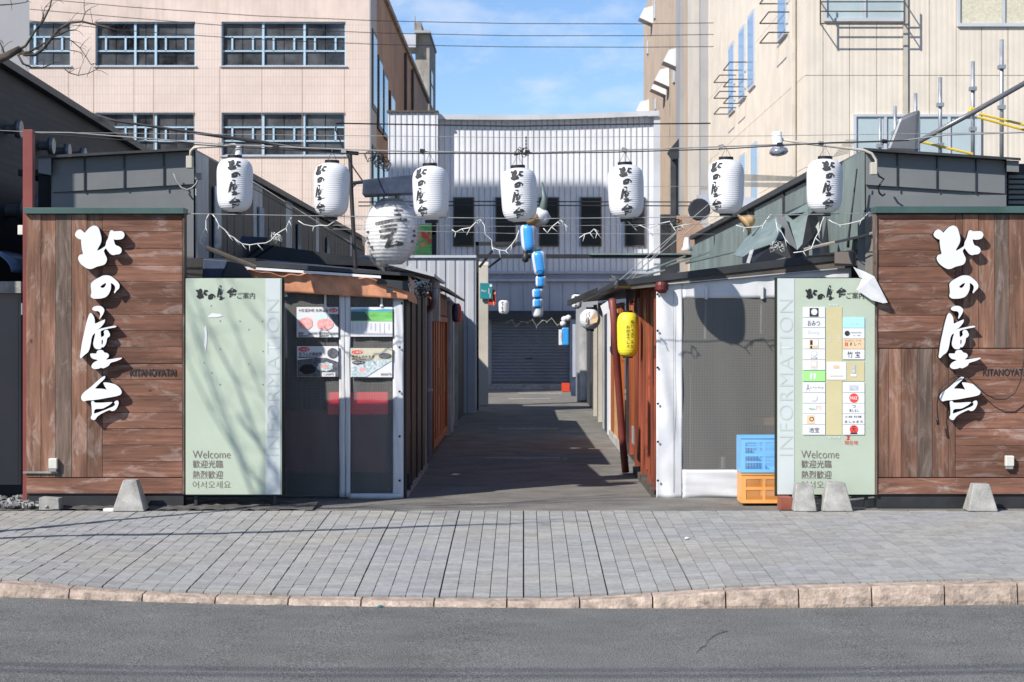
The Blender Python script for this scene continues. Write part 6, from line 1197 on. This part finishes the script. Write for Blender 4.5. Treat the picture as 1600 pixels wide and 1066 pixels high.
# ------------------------------------------------------------------ bare street tree on the left and street wires (their shadows cross the pavement)
tr = thing('bare_tree', 'leafless street tree reaching in from the left', 'tree', (-5.5, 12.0, 0))
TR = MB(); BR = MB(); random.seed(21)
def limb(g, p, dirv, length, r, depth, out=None):
    pts = [p]; d_ = Vector(dirv).normalized(); n_ = 6; q = p
    for i in range(n_):
        d_ = (d_ + Vector((random.uniform(-.14,.14), random.uniform(-.14,.14), random.uniform(-.1,.13)))).normalized(); q = q + d_*length/n_; pts.append(q)
    g.tube(pts, r, 6 if r > .012 else 4, r1=max(.0022, r*.5))
    if depth > 0:
        for i in range(2, n_+1):
            if i == n_ or random.random() < .72:
                for _ in range(1 if i < n_ else 2):
                    e = (d_ + Vector((random.uniform(-.35,.6), random.uniform(-.6,.6), random.uniform(-.1,.6)))).normalized(); limb(g, pts[i], e, length*random.uniform(.4,.62), max(.003, r*.5), depth-1)
base = Vector((-5.5, 12.0, -.1)); TR.tube([base, base+Vector((.02,0,.6)), base+Vector((.06,.02,1.3))], .11, 10, r1=.085); TR.build('trunk', M['bark'], tr, smooth=True)
top = base + Vector((.06,.02,1.25))
BR.tube([top, top+Vector((.0,0,.9)), top+Vector((-.1,.02,1.8)), top+Vector((-.06,0,2.6))], .06, 8, r1=.035)
crown = top + Vector((-.06,0,2.6))
def sunward(px, py, k_, d_=15.2): return P(px, py, d_) - SUN*(k_/SUN.y)
for ln_, k_, r_ in (([(297,440),(330,520),(372,600),(405,690),(440,745)],3.2,.014), ([(345,440),(372,520),(400,590),(432,660)],3.0,.010), ([(292,560),(330,640),(385,730),(420,772)],3.4,.012), ([(360,440),(415,510),(450,560)],3.3,.008), ([(375,655),(410,700),(445,765)],3.1,.018), ([(310,500),(325,560),(352,640),(372,700)],3.5,.009), ([(415,590),(440,640)],3.2,.006), ([(290,470),(312,540),(330,600)],3.3,.007)):
    w = [sunward(a, b, k_ + .1*math.sin(i*1.7)) for i, (a, b) in enumerate(ln_)]
    BR.tube([crown] + w[::-1], r_*1.25, 6, r1=max(.0025, r_*.4))
    for i, p in enumerate(w):
        for _ in range(3): e_ = Vector((random.uniform(-.12,.12), random.uniform(-.2,.2), random.uniform(.05,.28))); BR.tube([p, p+e_*.5, p+e_+Vector((.02,0,-.02))], .004, 4, r1=.0015)
limb(BR, crown, (.3,-.6,1), 1.8, .025, 2); limb(BR, crown, (-.1,-.8,.9), 1.7, .025, 2)
# the limb that enters the picture
dt = 11.6; pts = [top + Vector((0,0,-.1)), Vector((-4.6,11.95,1.75)), Vector((-4.0,11.75,2.4)), P(-40,108,dt), P(10,88,dt), P(32,76,dt)]; BR.tube(pts, .05, 8, r1=.02)
for pl_, r_ in (([(32,76),(40,72),(55,48),(68,32),(77,14),(82,-5)],.009), ([(32,78),(38,86),(55,86),(68,76),(82,58),(92,46),(108,36),(128,34),(145,38),(165,42),(190,50)],.012), ([(28,86),(36,100),(50,106),(68,106),(80,100)],.008), ([(80,58),(92,55),(106,48),(118,47)],.008), ([(98,58),(112,64),(125,75),(134,88),(142,101)],.004), ([(98,105),(108,114),(122,118),(138,115),(150,109)],.004), ([(30,84),(45,82),(62,72),(76,64)],.011), ([(8,90),(4,75),(-2,62)],.008), ([(0,8),(18,7),(40,4)],.005), ([(105,78),(118,80),(128,83)],.003), ([(128,34),(133,20),(131,10)],.003), ([(60,46),(66,30),(70,12)],.004)):
    w = [P(a, b, dt) for a, b in pl_]; BR.tube(w, r_, 5, r1=max(.002, r_*.45))
    for p in w[1:]:
        for _ in range(2): e_ = Vector((random.uniform(-.02,.09), random.uniform(-.05,.05), random.uniform(-.05,.09))); BR.tube([p, p+e_*.5+Vector((0,0,.008)), p+e_], .0022, 3, r1=.001)
BR.build('branches', M['bark'], tr, smooth=True)
for i, (y_, z_) in enumerate(((3.2,6.6),(2.4,6.9),(2.7,7.4))): tag(MB().tube([(-40,y_-.9,z_+.4),(-8,y_,z_),(12,y_+.5,z_),(40,y_+1,z_+.4)], .016, 5).build('street_wire', M['cable']), ['low', 'middle', 'upper'][i] + ' power line running along the street overhead', 'cable', 'street power lines')

for px, py, w_, lab in ((712,744,.045,'small white paper scrap lying in the alley shade'), (1073,849,.018,'tiny white scrap on the pavement tiles'), (594,949,.016,'turquoise scrap lying in the gutter by the kerb')):
    if py > 900: y_ = 11.17; x_ = X(px, y_); z_ = zr(x_) + .004
    elif py > 800: y_ = 13.35; x_ = X(px, y_); z_ = zpave(x_, y_) + .006
    else: y_ = H*F/(py-PY0); x_ = X(px, y_); z_ = .012
    tag(MB().add([(x_-w_, y_-.02, z_), (x_+w_*.2, y_-w_, z_+.002), (x_+w_, y_+w_*.6, z_+.006), (x_-w_*.3, y_+w_, z_+.01)], [(0,1,2),(0,2,3)]).build('paper_scrap', M['teal' if py > 900 else 'paper'], solid=.002), lab, 'litter')
